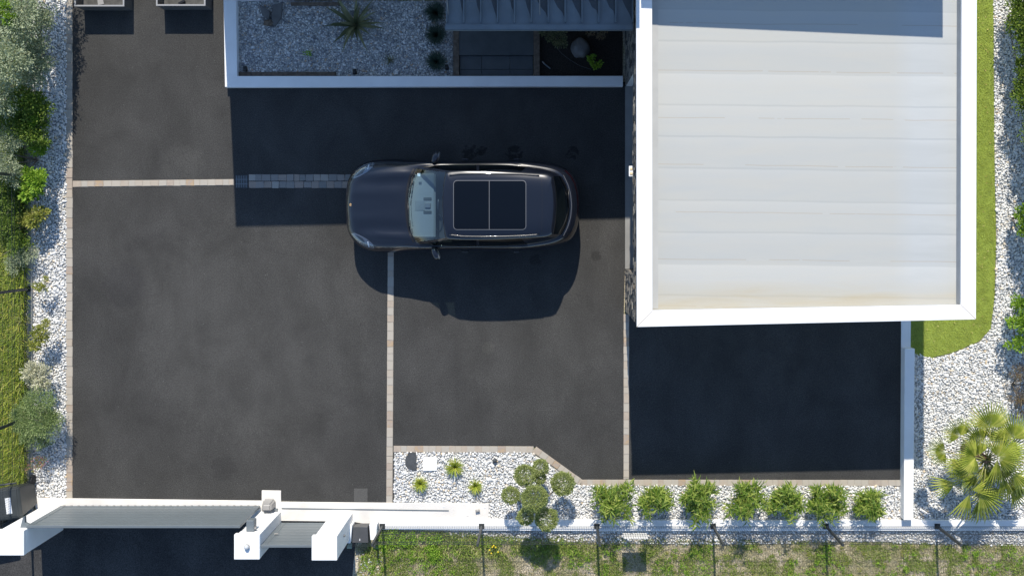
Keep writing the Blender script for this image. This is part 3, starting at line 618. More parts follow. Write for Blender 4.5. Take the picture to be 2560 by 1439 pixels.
# boulders, slabs, spots in the beds
c = P(1451, 121, .14)
tag(MB().blob(c, .2, .22, .17, 28, 16, .18, 2).build('boulder', M['boulder'], smooth=True), 'round grey boulder in the dark mulch bed', 'boulder')
def slabstone(pts, z, lab, nm='flat_stone', mat='slate', cat='stone', th=.05):
    q = poly_px(pts, z); return tag(MB().prism(q, z-th, z).build(nm, M[mat], bevel=.008, seg=2), lab, cat)
slabstone([(1022, 1131), (1040, 1131), (1042, 1175), (1034, 1176), (1020, 1171), (1013, 1160), (1013, 1146)], .04, 'dark slate slab with one rounded side beside the white tile')
slabstone([(1058, 1142), (1092, 1142), (1092, 1176), (1057, 1177)], .05, 'square white tile lying on the gravel beside the dark slab', 'square_tile', 'sign', 'tile', .03)
slabstone([(681, 12), (706, 8), (703, 45), (688, 66), (678, 60)], .15, 'pale flat stone leaning by the dark stake in the pebble bed', mat='boulder')
slabstone([(648, 10), (676, 30), (672, 50), (655, 40)], .09, 'grey flat stone at the upper left of the pebble bed', mat='boulder')
sp = MB().blob(P(672, 58, .1), .11, .07, .1, 12, 8, .5, 4).build('dark_rock', M['wood'], smooth=True); tag(sp, 'rusty dark rock between the two flat stones', 'rock')
def spot(px, py, lab):
    t = thing('garden_spotlight', P(px, py, 0), lab, 'garden light', 'black spotlights in the pebble bed'); c = P(px, py, .12)
    MB().tube([(c.x, c.y, 0), (c.x, c.y, .1)], .012).build('stake', M['trim'], t)
    MB().tube([(c.x, c.y-.03, .1), (c.x, c.y+.06, .15)], [.05, .04], 12).build('lamp_head', M['trim'], t, smooth=True)
spot(613, 174, 'small black spotlight in the lower left corner of the pebbles'); spot(887, 181, 'small black spotlight by the wall below the sword leaved plant'); spot(1117, 170, 'small black spotlight beside the lowest dark grass tuft')
t = thing('garden_hose_nozzle', P(1365, 165), 'slim grey spray nozzle lying in the mulch bed', 'nozzle')
MB().tube([P(1356, 154, .05), P(1361, 160, .05)], .014).build('tip', M['motor'], t); MB().tube([P(1361, 160, .05), P(1376, 172, .04)], .016).build('grip', M['steel_grey'], t)
hz = [P(1390, 118, .03), P(1405, 135, .03), P(1425, 150, .03), P(1450, 165, .03), P(1478, 174, .03)]
tag(MB().tube(hz, .006).build('drip_hose', M['cabinet']), 'thin drip hose curving across the mulch bed', 'hose')
s_ = MB().blob(P(1237, 1150, .06), .045, .06, .06, 8, 6, .4, 7).build('small_rock', M['slate'], smooth=True); tag(s_, 'small dark rock standing in the gravel right of the tufts', 'rock')
MB_ = MB(); 

# planter boxes top left
for (x0, x1, y1, lab) in ((185.5, 310.5, 16.5, 'grey open planter box nearest the hedge, white scrap inside'), (390, 513.5, 15, 'grey open planter box nearest the white wall')):
    zt = .46; A1 = P(x0, y1, zt); B1 = P(x1, y1, zt); dep = 1.15; xa, xb, ya = A1.x, B1.x, A1.y; yb = ya+dep; th = .028
    t = thing('planter_box', (xa, ya, 0), lab, 'planter box', 'grey planter boxes on the drive')
    q = MB(); q.box(xa+.006, xb-.006, ya+.006, ya+th, .0, zt-.02); q.box(xa+.006, xb-.006, yb-th, yb-.006, 0, zt-.02); q.box(xa+.006, xa+th, ya+th, yb-th, 0, zt-.02); q.box(xb-th, xb-.006, ya+th, yb-th, 0, zt-.02)
    q.build('side_panels', M['planter'], t)
    q = MB(); q.box(xa, xb, ya, ya+.032, zt-.02, zt); q.box(xa, xb, yb-.032, yb, zt-.02, zt); q.box(xa, xa+.032, ya+.032, yb-.032, zt-.02, zt); q.box(xb-.032, xb, ya+.032, yb-.032, zt-.02, zt)
    q.build('rim', M['planter_rim'], t)
    MB().box(xa+th, xb-th, ya+th, yb-th, .02, .12).build('base', simple('planter_floor', (.075, .075, .072), .8, var=.4, scale=9), t)
    if x0 < 300: MB().prism([(xa+.37, ya+.1), (xa+.5, ya+.12), (xa+.46, ya+.3), (xa+.35, ya+.28)], .12, .135).build('scrap', M['planter_rim'], t)
    else: MB().prism([(xa+.4, ya+.1), (xa+.52, ya+.16), (xa+.5, ya+.2), (xa+.36, ya+.13)], .12, .16).build('lump', M['trim'], t)

# ------------------------------------------------------------------ low walls by the gate and under the fence
sill = thing('gate_sill', P(600, 1250), 'pale concrete sill and guide rail under the sliding gate', 'sill')
MB().prism(poly_px([(83, 1243), (655, 1250), (655, 1224), (703, 1225), (703, 1253), (1222, 1257), (1222, 1300), (940, 1312), (880, 1302), (703, 1300), (100, 1300)], 0), -.05, .03).build('slab', M['render_step'], sill, bevel=.005)
a = P(704, 1268.5, .035); b_ = P(1122, 1274, .035); 
MB().prism([(a.x, a.y), (b_.x, b_.y), (b_.x, b_.y-.02), (a.x, a.y-.02)], .02, .042).build('guide_rail', M['steel_grey'], sill)
MB().tube([P(1189, 1277, .07), P(1199, 1275, .07)], .03, 12).build('end_stop', M['motor'], sill, smooth=True)
fw = thing('boundary_wall', P(1800, 1312), 'low white wall carrying the wire fence along the south side', 'wall')
ZB = .075
MB().prism([pz(948, 1298, ZB), pz(2700, 1300, ZB), pz(2700, 1325, ZB), pz(1500, 1327, ZB), pz(948, 1323, ZB)], -.05, ZB).build('wall', M['render'], fw, bevel=.008)
rw = thing('retaining_wall', P(2270, 1100), 'white wall between the garage apron and the right gravel bed', 'wall')
MB().prism([pz(2253.5, 760, .02), pz(2277.5, 760, .02), pz(2276.5, 868, .02), pz(2253, 868, .02)], -.05, .02).build('low_kerb', M['render'], rw)
MB().prism([pz(2262, 871, .24), pz(2287, 871, .24), pz(2283.5, 1299, .24), pz(2259.5, 1299, .24)], -.05, .24).build('wall', M['render'], rw, bevel=.006)
lf = thing('left_boundary_wall', P(72, 900), 'narrow grey concrete wall along the left gravel strip', 'wall')
MB().prism([pz(60, -400, .08), pz(76, -400, .08), pz(80, 1310, .08), pz(66, 1310, .08)], -.05, .08).build('wall', M['concrete'], lf, bevel=.006)

# pillars
ZT = 1.70
def pillar(x0, x1, y0, y1, lab):
    a = P(x0, y1, ZT); b_ = P(x1, y0, ZT); t = thing('gate_pillar', ((a.x+b_.x)/2, (a.y+b_.y)/2, 0), lab, 'pillar', 'white gate pillars')
    MB().box(a.x+.055, b_.x-.004, a.y+.004, b_.y-.004, -.05, ZT-.12).build('shaft', M['render'], t, bevel=.008)
    MB().box(a.x, b_.x, a.y, b_.y, ZT-.119, ZT).build('cap', M['render'], t, bevel=.008)
    return t, a, b_
pillar(-10, 59.5, 1325, 1387.5, 'white pillar at the far left end of the sliding gate')
p2, a2, b2_ = pillar(585, 649, 1335, 1397.5, 'white pillar with a round lamp on top between the two gates')
pillar(779, 842.5, 1339, 1400, 'white pillar right of the small gate beside the dark cabinet')
t = thing('pillar_lamp', P(615, 1368, ZT), 'round grey beacon lamp on top of the middle gate pillar', 'lamp'); c = P(615, 1368, ZT+.08)
MB().tube([(c.x, c.y, ZT), (c.x, c.y, ZT+.05)], .055, 20).build('base', M['motor'], t, smooth=False)
MB().blob((c.x, c.y, ZT+.05), .05, .05, .05, 20, 10).build('dome', simple('opal_dome', (.5, .52, .54), .3, var=0), t, smooth=True)

# sliding gate
def slat_gate(name, xa, xb, yy, z0, z1, n, lab):
    t = thing(name, ((xa+xb)/2, yy, 0), lab, 'gate'); th = .05
    st_ = .12
    MB().box(xa, xa+st_, yy-th, yy, z0, z1-.06).build('stile', M['steel_grey'], t, bevel=.004); MB().box(xb-st_, xb, yy-th, yy, z0, z1-.06).build('stile', M['steel_grey'], t, bevel=.004)
    MB().box(xa, xb, yy-th, yy+.004, z1-.058, z1).build('top_rail', M['steel_grey'], t, bevel=.004)
    MB().box(xa+st_+.001, xb-st_-.001, yy-th, yy, z0, z0+.1).build('bottom_rail', M['steel_grey'], t, bevel=.004)
    s = MB(); h = (z1-.06-z0-.1)/n
    for k in range(n): s.box(xa+st_+.001, xb-st_-.001, yy-th+.012, yy-.008+(.003 if k % 2 else 0), z0+.1+k*h+.0015, z0+.1+(k+1)*h-.0015)
    s.box(xa+st_+.001, xb-st_-.001, yy-th+.013, yy-.014, z0+.1, z1-.06)
    s.build('slat_panel', M['steel_grey'], t)
    return t
YG = P(0, 1260.5).y; XG0 = P(155, 0).x; XG1 = P(653, 0).x; ZG = 1.55
gt = slat_gate('sliding_gate', XG0, XG1, YG, .07, ZG, 14, 'long blue grey slatted sliding gate between the white pillars')
for k in range(28): xx = XG0+.1+k*(XG1-XG0-.2)/27; MB().box(xx-.02, xx+.02, YG+.001, YG+.016, .09, .12).build('rack_bracket', M['motor'], gt)
YP = P(0, 1301).y
sg = slat_gate('pedestrian_gate', P(703, 0).x, P(832, 0).x, YP-.02, .06, 1.62, 14, 'small blue grey slatted pedestrian gate right of the lamp pillar')
MB().tube([(P(716, 0).x, YP+.02, 1.0), (P(726, 0).x, YP+.03, 1.0)], .012).build('handle', M['motor'], sg)
# motor
t = thing('gate_motor', P(672, 1262), 'grey rounded gate motor box beside the middle pillar', 'gate motor')
m0 = P(659, 1269, .03); m1 = P(690, 1244, .03)
MB().prism([(m0.x, m0.y), (m1.x, m0.y), (m1.x, m1.y), (m0.x, m1.y)], .03, .3, [(m0.x+.02, m0.y+.005), (m1.x-.03, m0.y+.005), (m1.x-.05, m1.y-.07), (m0.x+.04, m1.y-.07)]).build('cover', M['motor'], t, bevel=.035, seg=3)
MB().box(m0.x-.03, m1.x+.05, m0.y-.04, m0.y-.005, .03, .08).build('mount', M['steel_grey'], t)
t = thing('gate_catch', P(620, 1300, 1.5), 'grey guide bracket near the top of the lamp pillar', 'bracket', 'gate guide brackets')
bx = P(616, 1314, 1.5); MB().box(bx.x, bx.x+.16, b2_.y, bx.y+.12, 1.32, 1.52).build('guide', M['steel_grey'], t, bevel=.01)
MB().box(bx.x+.161, bx.x+.2, b2_.y+.05, b2_.y+.09, 1.46, 1.5).build('bolt', M['motor'], t)
t = thing('gate_catch', P(60, 1300, 1.5), 'grey hooked catch at the top of the far left pillar', 'bracket', 'gate guide brackets')
c = P(50, 1318, 1.5); c2 = P(75, 1318, 1.5); s = MB(); s.prism([(c.x, c.y), (c2.x, c.y), (c2.x, c.y+.05), (c.x+.1, c.y+.1), (c.x+.09, c.y+.24), (c.x+.06, c.y+.22)], 1.42, 1.5); s.build('hook', M['steel_grey'], t, bevel=.004)

# letter cabinet and its white niche, right of the third pillar
t = thing('meter_cabinet', P(905, 1330), 'dark grey cabinet with slanted lid in a white niche by the small gate', 'cabinet')
zc = .3; MB().prism([tuple(P(888, 1306, 0)[:2]), tuple(P(925, 1306, 0)[:2]), tuple(P(927, 1346, 0)[:2]), tuple(P(888, 1346, 0)[:2])], 0, zc, [pz(882.5, 1315, zc), pz(919, 1316, zc), pz(921, 1356, zc), pz(880, 1356, zc)]).build('body', M['cabinet'], t, bevel=.008)
for yy in (1346.5, 1349.5):
    c = P(899.5, yy, zc); MB().box(c.x-.008, c.x+.008, c.y-.008, c.y+.008, zc, zc+.004).build('marking', M['sign'], t)
t = thing('niche_wall', P(900, 1330), 'low white walls either side of the dark cabinet', 'wall')
MB().prism(poly_px([(882, 1300), (888, 1300), (884, 1344), (868, 1344)], 0), -.04, .36).build('side_wall', M['render'], t, bevel=.005)
MB().prism(poly_px([(929, 1300), (948, 1300), (946, 1338), (932, 1338)], 0), -.04, .3).build('side_wall', M['render'], t, bevel=.005)
for px in (873.5, 941.5):
    c = P(px, 1363, .02); tag(MB().box(c.x-.055, c.x+.055, c.y-.065, c.y+.065, -.05, .02).build('concrete_footing', simple('mossy_concrete', (.3, .36, .28), .9, var=.1), bevel=.004), 'pale green concrete footing nearest the %s' % ('small gate' if px < 900 else 'green weeds'), 'footing', 'concrete footings before the cabinet')
t = thing('tap', P(866, 1340), 'small black pipe tap on the side of the right gate pillar', 'tap')
c = P(864, 1350, 1.0); MB().tube([(c.x-.16, c.y+.1, 1.0), (c.x-.04, c.y+.1, 1.0)], .016).build('pipe', M['trim'], t); MB().blob((c.x-.03, c.y+.1, 1.0), .03, .03, .03, 8, 6).build('knob', M['chrome'], t, smooth=True)

# ------------------------------------------------------------------ wire mesh fence
def fence_panel(A, B, z0, z1, parent):
    d = (B-A); Ln = d.length; d.normalize(); n = Vector((-d.y, d.x, 0)); s = MB(); k = int(Ln/.05); r = .0019
    def bar(p, q, r):
        b = len(s.v); ax = (q-p).normalized(); u = Vector((0, 0, 1)) if abs(ax.z) < .5 else Vector((1, 0, 0)); v = ax.cross(u).normalized(); u = v.cross(ax)
        for c in (p, q):
            for (i, j) in ((1, 1), (-1, 1), (-1, -1), (1, -1)): s.v.append(tuple(c+u*i*r+v*j*r))
        for i in range(4): s.f.append((b+i, b+(i+1) % 4, b+4+(i+1) % 4, b+4+i))
    folds = (z0+.08, (z0+z1)/2, z1-.1) if z1-z0 > .6 else ((z0+z1)/2,)
    for i in range(k+1):
        p = A+d*(Ln*i/k); zs = [z0]
        for f in folds: zs += [f-.05, f, f+.05]
        zs += [z1]
        pts = [p+Vector((0, 0, z))+n*(.03 if z in folds else 0) for z in zs]
        for a, b_ in zip(pts, pts[1:]): bar(a, b_, r)
    zz = z0+.02; lst = [z0+.02, z1-.02]
    for f in folds: lst += [f-.05, f+.05]
    lst += [z0+.35, z0+.8] if z1-z0 > .6 else []
    for z in lst: bar(A+Vector((0, 0, z)), B+Vector((0, 0, z)), .0022)
    for f in folds: bar(A+n*.03+Vector((0, 0, f)), B+n*.03+Vector((0, 0, f)), .0022)
    s.build('mesh_panel', M['steel_dark'], parent)
def fpost(p, z0, z1, parent):
    MB().box(p.x-.022, p.x+.022, p.y-.03, p.y+.03, z0, z1).build('post', M['steel_dark'], parent, bevel=.003)
    q = MB(); q.box(p.x-.06, p.x+.06, p.y-.06, p.y+.06, z0, z0+.012); q.build('base_plate', M['steel_dark'], parent)
fc = thing('wire_fence', P(1500, 1314), 'dark wire mesh fence on the white south wall', 'fence')
posts = [P(x, 1314.5, ZB) for x in (956, 1204, 1492, 1783, 2065, 2343, 2625)]
for a, b_ in zip(posts, posts[1:]): fence_panel(Vector((a.x+.03, a.y, 0)), Vector((b_.x-.03, b_.y, 0)), ZB+.03, 1.34, fc)
for p in posts: fpost(p, ZB, 1.38, fc)
f3 = thing('short_fence', P(915, 1352), 'short dark mesh fence panel before the cabinet by the gate', 'fence')
ya_ = P(0, 1350).y
for px_ in (872, 944): MB().box(P(px_, 0).x-.02, P(px_, 0).x+.02, ya_-.03, ya_+.03, .0, .42).build('post', M['steel_dark'], f3, bevel=.003)
fence_panel(Vector((P(875, 0).x, ya_, 0)), Vector((P(941, 0).x, ya_, 0)), .02, .4, f3)
f2 = thing('left_wire_fence', P(70, 700), 'dark wire mesh fence on the narrow left concrete wall', 'fence')
lp = [P(x, y, .08) for x, y in ((72, 1300), (71, 1043), (70.5, 722), (70, 440), (69, 158), (68, -124))]
for a, b_ in zip(lp, lp[1:]): fence_panel(Vector((a.x, a.y+.03, 0)), Vector((b_.x, b_.y-.03, 0)), .11, 1.3, f2)
for p in lp: fpost(p, .08, 1.34, f2)
# sign plate on the fence
s = MB(); c0_ = P(1552, 1320).x; c1_ = P(1612, 1320).x; yF = posts[0].y-.02
s.box(c0_, c1_, yF-.012, yF-.004, .48, .86); tag(s.build('sign_plate', M['sign'], bevel=.002), 'white sign plate hung on the wire fence below the first bamboo clumps', 'sign')

# wheelie bins bottom left
def wbin(cx, cy, rot, lab, paper):
    t = thing('wheelie_bin', (cx, cy, 0), lab, 'wheelie bin', 'bins beyond the left fence'); ca, sa = math.cos(rot), math.sin(rot)
    def rr(pts): return [(cx+a*ca-b*sa, cy+a*sa+b*ca) for a, b in pts]
    hb = .78
    MB().prism(rr([(-.22, -.26), (.22, -.26), (.22, .24), (-.22, .24)]), .03, hb, rr([(-.27, -.33), (.27, -.33), (.27, .3), (-.27, .3)])).build('body', M['bin'], t, bevel=.02, seg=2)
    ld = MB().prism(rr([(-.3, -.37), (.3, -.37), (.3, .34), (-.3, .34)]), hb+.002, hb+.07, rr([(-.22, -.3), (.22, -.3), (.26, .3), (-.26, .3)])).build('lid', M['bin'], t, bevel=.02, seg=2)
    q = rr([(-.24, .4), (.24, .4)]); MB().tube([(q[0][0], q[0][1], hb+.03), (q[1][0], q[1][1], hb+.03)], .022).build('handle', M['bin'], t, smooth=True)
    for s_ in (-1, 1):
        q = rr([(s_*.2, .3), (s_*.25, .3)]); MB().tube([(q[0][0], q[0][1], .1), (q[1][0], q[1][1], .1)], .1, 16).build('wheel', M['rubber'], t)
    if paper: MB().prism(rr([(-.02, -.22), (.1, -.22), (.1, .12), (-.02, .12)]), hb+.071, hb+.074).build('sticker', M['paper'], ld)
c = P(16, 1258, .85); wbin(c.x, c.y, .12, 'dark wheelie bin with a white sticker behind the far left pillar', True)
c = P(-45, 1290, .85); wbin(c.x, c.y, .2, 'dark wheelie bin at the left edge, farther from the fence', False)

# ------------------------------------------------------------------ plants
def shrub(name, base, clumps, n, ll, lw_, mat, lab, cat, group=None, stems=True, up=.25, inner=.35, trunk_r=.02, crown='crown'):
    """clumps: list of (centre Vector, rx, ry, rz)"""
    t = thing(name, base, lab, cat, group)
    tot = sum(c[1]*c[2] for c in clumps); VV = []; TT = []; off = 0
    for (c, rx, ry, rz) in clumps:
        k = max(12, int(n*rx*ry/tot)); d = rng.normal(0, 1, (k, 3)); d /= np.linalg.norm(d, axis=1, keepdims=True)
        # sub-clumps give an uneven outline
        ns = max(5, int(k/45)); sdir = rng.normal(0, 1, (ns, 3)); sdir /= np.linalg.norm(sdir, axis=1, keepdims=True); sdir[:, 2] = np.abs(sdir[:, 2])*1.0-.15
        which = rng.integers(0, ns, k); rr_ = rng.uniform(inner, 1, ns)[which]
        pos = sdir[which]*rr_[:, None]*.78+d*rng.uniform(.1, .34, (k, 1))
        pc = pos*np.array([rx, ry, rz])+np.array(c)
        dr_ = pos*.9+d*.6; dr_[:, 2] += up
        V, T = leaves_np(pc, dr_+rng.normal(0, .25, (k, 3)), ll, lw_); VV.append(V); TT.append(T+off); off += len(V)
    V = np.concatenate(VV); V[:, 2] = np.maximum(V[:, 2], .01)
    mesh_np(crown, V, np.concatenate(TT), mat, t)
    if stems:
        s = MB(); b0 = Vector(base)
        for (c, rx, ry, rz) in clumps:
            m1 = b0.lerp(Vector(c), .5)+Vector((random.uniform(-.05, .05), random.uniform(-.05, .05), 0)); s.tube([b0, m1, Vector(c)], [trunk_r, trunk_r*.7, trunk_r*.4], 6)
            for _ in range(5):
                e = Vector(c)+Vector((random.uniform(-1, 1)*rx*.8, random.uniform(-1, 1)*ry*.8, random.uniform(-.2, .8)*rz)); s.tube([Vector(c)-Vector((0, 0, rz*.3)), e], [trunk_r*.35, trunk_r*.12], 5)
        s.build('trunk', M['bark'], t, smooth=True)
    return t
def blobs(lst, z, rz=None):   # (px, py, r px) seen at height z
    return [(P(a, b_, z_), r/118, r/118, (rz or r/118)) for a, b_, r, z_ in [(q if len(q) == 4 else (*q, z)) for q in lst]]
G1 = 'shrubs along the left gravel strip'
shrub('olive_shrub', P(105, 130), blobs([(40, 40, 72, 1.5), (82, 110, 56, .95), (20, 150, 70, 1.5), (76, 195, 52, .9), (104, 45, 48, .95), (0, 240, 60, 1.2), (80, -60, 60, 1.3), (60, -160, 80, 1.4), (-40, 60, 80, 1.4), (98, 165, 42, .85)], .9, .55), 26000, .055, .026, M['olive_leaf'], 'large grey green shrub in the top left corner', 'shrub', G1, trunk_r=.04)
shrub('privet_shrub', P(120, 300), blobs([(92, 265, 46, .75), (80, 325, 46, .7), (100, 345, 30, .6), (55, 250, 45, 1.0), (30, 300, 50, .8)], .5, .5), 9500, .05, .028, M['dark_leaf'], 'dark green shrub below the large grey green one', 'shrub', G1)
shrub('privet_shrub', P(115, 360), blobs([(98, 368, 32, .5), (85, 300, 20, .8), (88, 255, 18, .85)], .5, .25), 1300, .05, .03, M['lime_leaf'], 'small fresh green sprig shrub between the dark shrub and the bare twigs', 'shrub', G1, trunk_r=.012)
shrub('privet_shrub', P(30, 40), blobs([(12, 20, 26, 1.75), (28, 50, 20, 1.7)], 1.7, .25), 1100, .05, .03, M['lime_leaf'], 'yellow green sprigs rising through the grey green shrub in the top left corner', 'shrub', G1, trunk_r=.012)
shrub('twiggy_shrub', P(95, 400), blobs([(28, 345, 45, .8), (15, 410, 48, .8), (40, 440, 36, .6), (-20, 380, 50, .8)], .7, .4), 5200, .04, .02, M['olive_leaf'], 'thin grey shrub with bare twigs at the left edge', 'shrub', G1, trunk_r=.02)
shrub('laurel_shrub', P(105, 460), blobs([(84, 440, 38, .5), (78, 475, 36, .45), (95, 460, 30, .6)], .5, .3), 2100, .075, .04, M['lime_leaf'], 'round bright green shrub just below the end of the sett row', 'shrub', G1, trunk_r=.015)
shrub('dark_shrub', P(60, 520), blobs([(30, 500, 52, .35), (20, 560, 50, .35), (45, 610, 40, .3), (5, 470, 50, .5)], .35, .3), 8000, .045, .025, M['dark_leaf'], 'low dark shrub behind the left fence near the bright green one', 'shrub', G1)
shrub('photinia_shrub', P(105, 540), blobs([(88, 545, 34, .4), (100, 540, 24, .45), (70, 548, 22, .35)], .4, .22), 900, .075, .032, M['yellow_leaf'], 'yellowish broad leaved shrub below the bright green one', 'shrub', G1, trunk_r=.012)
shrub('wispy_shrub', P(85, 640), blobs([(60, 635, 36, .3), (85, 632, 20, .3), (35, 660, 34, .25)], .3, .18), 2000, .045, .012, M['olive_leaf'], 'wispy pale shrub leaning over the fence near the middle', 'shrub', G1, trunk_r=.008)
shrub('sparse_sapling', P(108, 716), blobs([(102, 718, 26, .4), (112, 706, 16, .45)], .4, .2), 260, .06, .022, M['yellow_leaf'], 'sparse young sapling on the gravel near the fence post', 'shrub', G1, trunk_r=.009)
shrub('variegated_shrub', P(112, 830), blobs([(100, 835, 32, .45), (95, 862, 24, .4), (112, 815, 20, .5)], .45, .25), 800, .07, .026, M['yellow_leaf'], 'yellow green shrub with loose upright leaves above the cream one', 'shrub', G1, trunk_r=.011)
shrub('cream_shrub', P(110, 930), blobs([(92, 938, 38, .4), (108, 955, 28, .35), (75, 925, 26, .4)], .4, .26), 1900, .05, .028, M['cream_leaf'], 'cream white variegated shrub above the blue green conifer', 'shrub', G1, trunk_r=.012)
shrub('conifer_shrub', P(120, 1040), blobs([(95, 1010, 48, .6), (70, 1050, 48, .55), (110, 1060, 48, .6), (135, 1040, 30, .5), (80, 1090, 34, .45), (110, 1105, 20, .35), (50, 1035, 28, .5)], .6, .3), 15000, .038, .014, M['blue_leaf'], 'spreading blue green conifer beside the lower left kerb', 'conifer', G1, trunk_r=.022)
shrub('flowering_shrub', P(105, 1165), blobs([(95, 1155, 26, .3), (75, 1168, 16, .3), (112, 1150, 14, .3)], .3, .15), 260, .04, .022, M['pink_leaf'], 'small pink flowered plant at the foot of the left strip', 'flower', G1, trunk_r=.006)
# low rose, fallen sprigs on the driveway shoulder
# right side hedge
G2 = 'hedge shrubs along the right edge'
shrub('hedge_shrub', P(2520, 40), blobs([(2555, 50, 50, .7), (2575, 110, 55, .7), (2545, 5, 40, .6), (2600, -30, 70, .8), (2545, 160, 20, .5)], .7, .45), 9000, .055, .03, M['dark_leaf'], 'dark leafy hedge shrub in the top right corner', 'shrub', G2)
shrub('hedge_shrub', P(2530, 230), blobs([(2556, 190, 30, .6), (2550, 225, 24, .5), (2590, 240, 60, .8), (2600, 330, 60, .8)], .6, .4), 6500, .055, .03, M['dark_leaf'], 'dark hedge shrub with pale tips on the right edge below the corner', 'shrub', G2)
shrub('lime_bush', P(2530, 545), blobs([(2556, 530, 26, .5), (2552, 580, 16, .55), (2580, 560, 40, .6)], .5, .3), 1500, .05, .03, M['lime_leaf'], 'bright lime green bush peeking in at the right edge', 'shrub', G2)
shrub('hedge_shrub', P(2530, 800), blobs([(2542, 760, 32, .5), (2548, 810, 38, .55), (2542, 865, 32, .5), (2590, 800, 50, .7)], .5, .35), 2600, .06, .032, M['lime_leaf'], 'glossy green shrub at the right edge level with the garage corner', 'shrub', G2)
shrub('brown_shrub', P(2530, 960), blobs([(2545, 935, 30, .35), (2545, 990, 32, .35), (2555, 1030, 22, .3), (2590, 960, 40, .4)], .35, .2), 2000, .06, .012, M['brown_leaf'], 'brownish twiggy shrub at the right edge above the palm', 'shrub', G2)
# taller trees whose crowns stay beyond the frame but shade the right gravel
for (px, py, zz, rr0, lab) in ((2602, -60, 2.7, .95, 'tall screening tree beyond the top right corner'), (2596, 130, 2.7, .88, 'tall screening tree beyond the upper right edge'), (2597, 300, 2.7, .88, 'tall screening tree beyond the right edge, third from the top'), (2600, 480, 2.6, .85, 'tall screening tree beyond the right edge, fourth from the top'), (2606, 650, 2.6, .82, 'tall screening tree beyond the right edge, lowest')):
    cpt = P(px, py, 0)
    shrub('screening_tree', cpt, [(cpt+Vector((0, 0, zz)), rr0, rr0, 1.2), (cpt+Vector((.2, .3, zz+.4)), rr0*.8, rr0*.8, .8)], 9000, .11, .07, M['dark_leaf'], lab, 'tree', 'screening trees beyond the right edge', trunk_r=.06)

# bamboo clumps
def bamboo(bx, by, r, h, seed, lab):
    base = P(bx, by); t = thing('bamboo_clump', base, lab, 'bamboo', 'bamboo clumps along the south wall')
    rd = np.random.default_rng(seed); ns = int(12+r*26); VV = []; TT = []; off = 0; s = MB()
    for i in range(ns):
        a = rd.uniform(0, 2*np.pi); q = rd.uniform(0, 1)**.6*r; hh = h*rd.uniform(.55, 1.08)*(1-.25*q/r)
        tip = np.array(base)+np.array([math.cos(a)*q, math.sin(a)*q, hh]); b0 = np.array(base)+np.array([math.cos(a)*q*.25, math.sin(a)*q*.25, 0])
        s.tube([Vector(b0), Vector(b0+(tip-b0)*.6+np.array([0, 0, .05])), Vector(tip)], [.007, .006, .003], 5)
        k = rd.integers(42, 62); tt = rd.uniform(.35, 1, k)[:, None]; c = b0+(tip-b0)*tt+rd.normal(0, .035, (k, 3))
        aa = rd.uniform(0, 2*np.pi, k); dd = np.column_stack([np.cos(aa)+math.cos(a)*.5, np.sin(aa)+math.sin(a)*.5, rd.uniform(-.25, .5, k)])
        V, T = leaves_np(c, dd, .16, .026, .22); VV.append(V); TT.append(T+off); off += len(V)
    mesh_np('foliage', np.concatenate(VV), np.concatenate(TT), M['bamboo_leaf'], t); s.build('stems', M['palm_stem'], t, smooth=True)
for k, (bx, by, r, h, lab) in enumerate(((1536, 1232, .5, 1.2, 'largest bamboo clump, nearest the trimmed ball tree'), (1630, 1236, .36, 1.05, 'narrow bamboo clump second from the ball tree'),
        (1738, 1238, .46, .95, 'dark loose bamboo clump third from the ball tree'), (1846, 1232, .46, 1.2, 'tall bamboo clump fourth from the ball tree'),
        (1950, 1240, .38, 1.05, 'slender bamboo clump fifth from the ball tree'), (2055, 1236, .45, 1.0, 'dense bamboo clump sixth from the ball tree'), (2160, 1246, .31, .75, 'smallest bamboo clump beside the white wall'))):
    bamboo(bx, by, r, h, 40+k, lab)

# cloud-pruned tree
base = P(1332, 1262)
t = thing('ball_topiary_tree', base, 'cloud pruned tree with seven leafy balls on the gravel', 'tree')
balls = [(1312, 1187, 25, .75), (1351, 1168, 19, .7), (1350, 1195, 14, .6), (1277, 1237, 21, .7), (1336, 1245, 32, 1.25), (1407, 1208, 28, .75), (1314, 1290, 20, .85), (1366, 1297, 27, .95)]
tr = MB(); tr.tube([base, base+Vector((.03, .05, .35)), base+Vector((0, .02, .62))], [.05, .042, .035], 10)
for (px, py, r, z) in balls:
    c = P(px, py, z); rr_ = r/2550*(H-z); k = int(3000*(rr_/.2)**2); d = rng.normal(0, 1, (k, 3)); d /= np.linalg.norm(d, axis=1, keepdims=True)
    lump = np.array([1+.22*noise.noise(Vector(q)*2.1+Vector((px, 0, 0))) for q in d])[:, None]
    pc = d*rr_*1.05*rng.uniform(.6, 1.0, (k, 1))**.7*np.array([1, 1, .72])*lump+np.array(c)
    V, T = leaves_np(pc, d+rng.normal(0, .5, (k, 3)), .032, .016); mesh_np('foliage_ball', V, T, M['topiary_leaf'], t)
    s0 = base+Vector((0, .02, .3+.25*min(1, z))); mid = s0.lerp(c, .5)+Vector((0, 0, -.05)); tr.tube([s0, mid, c-Vector((0, 0, rr_*.2))], [.028, .02, .012], 8)
tr.build('trunk', M['bark'], t, smooth=True)

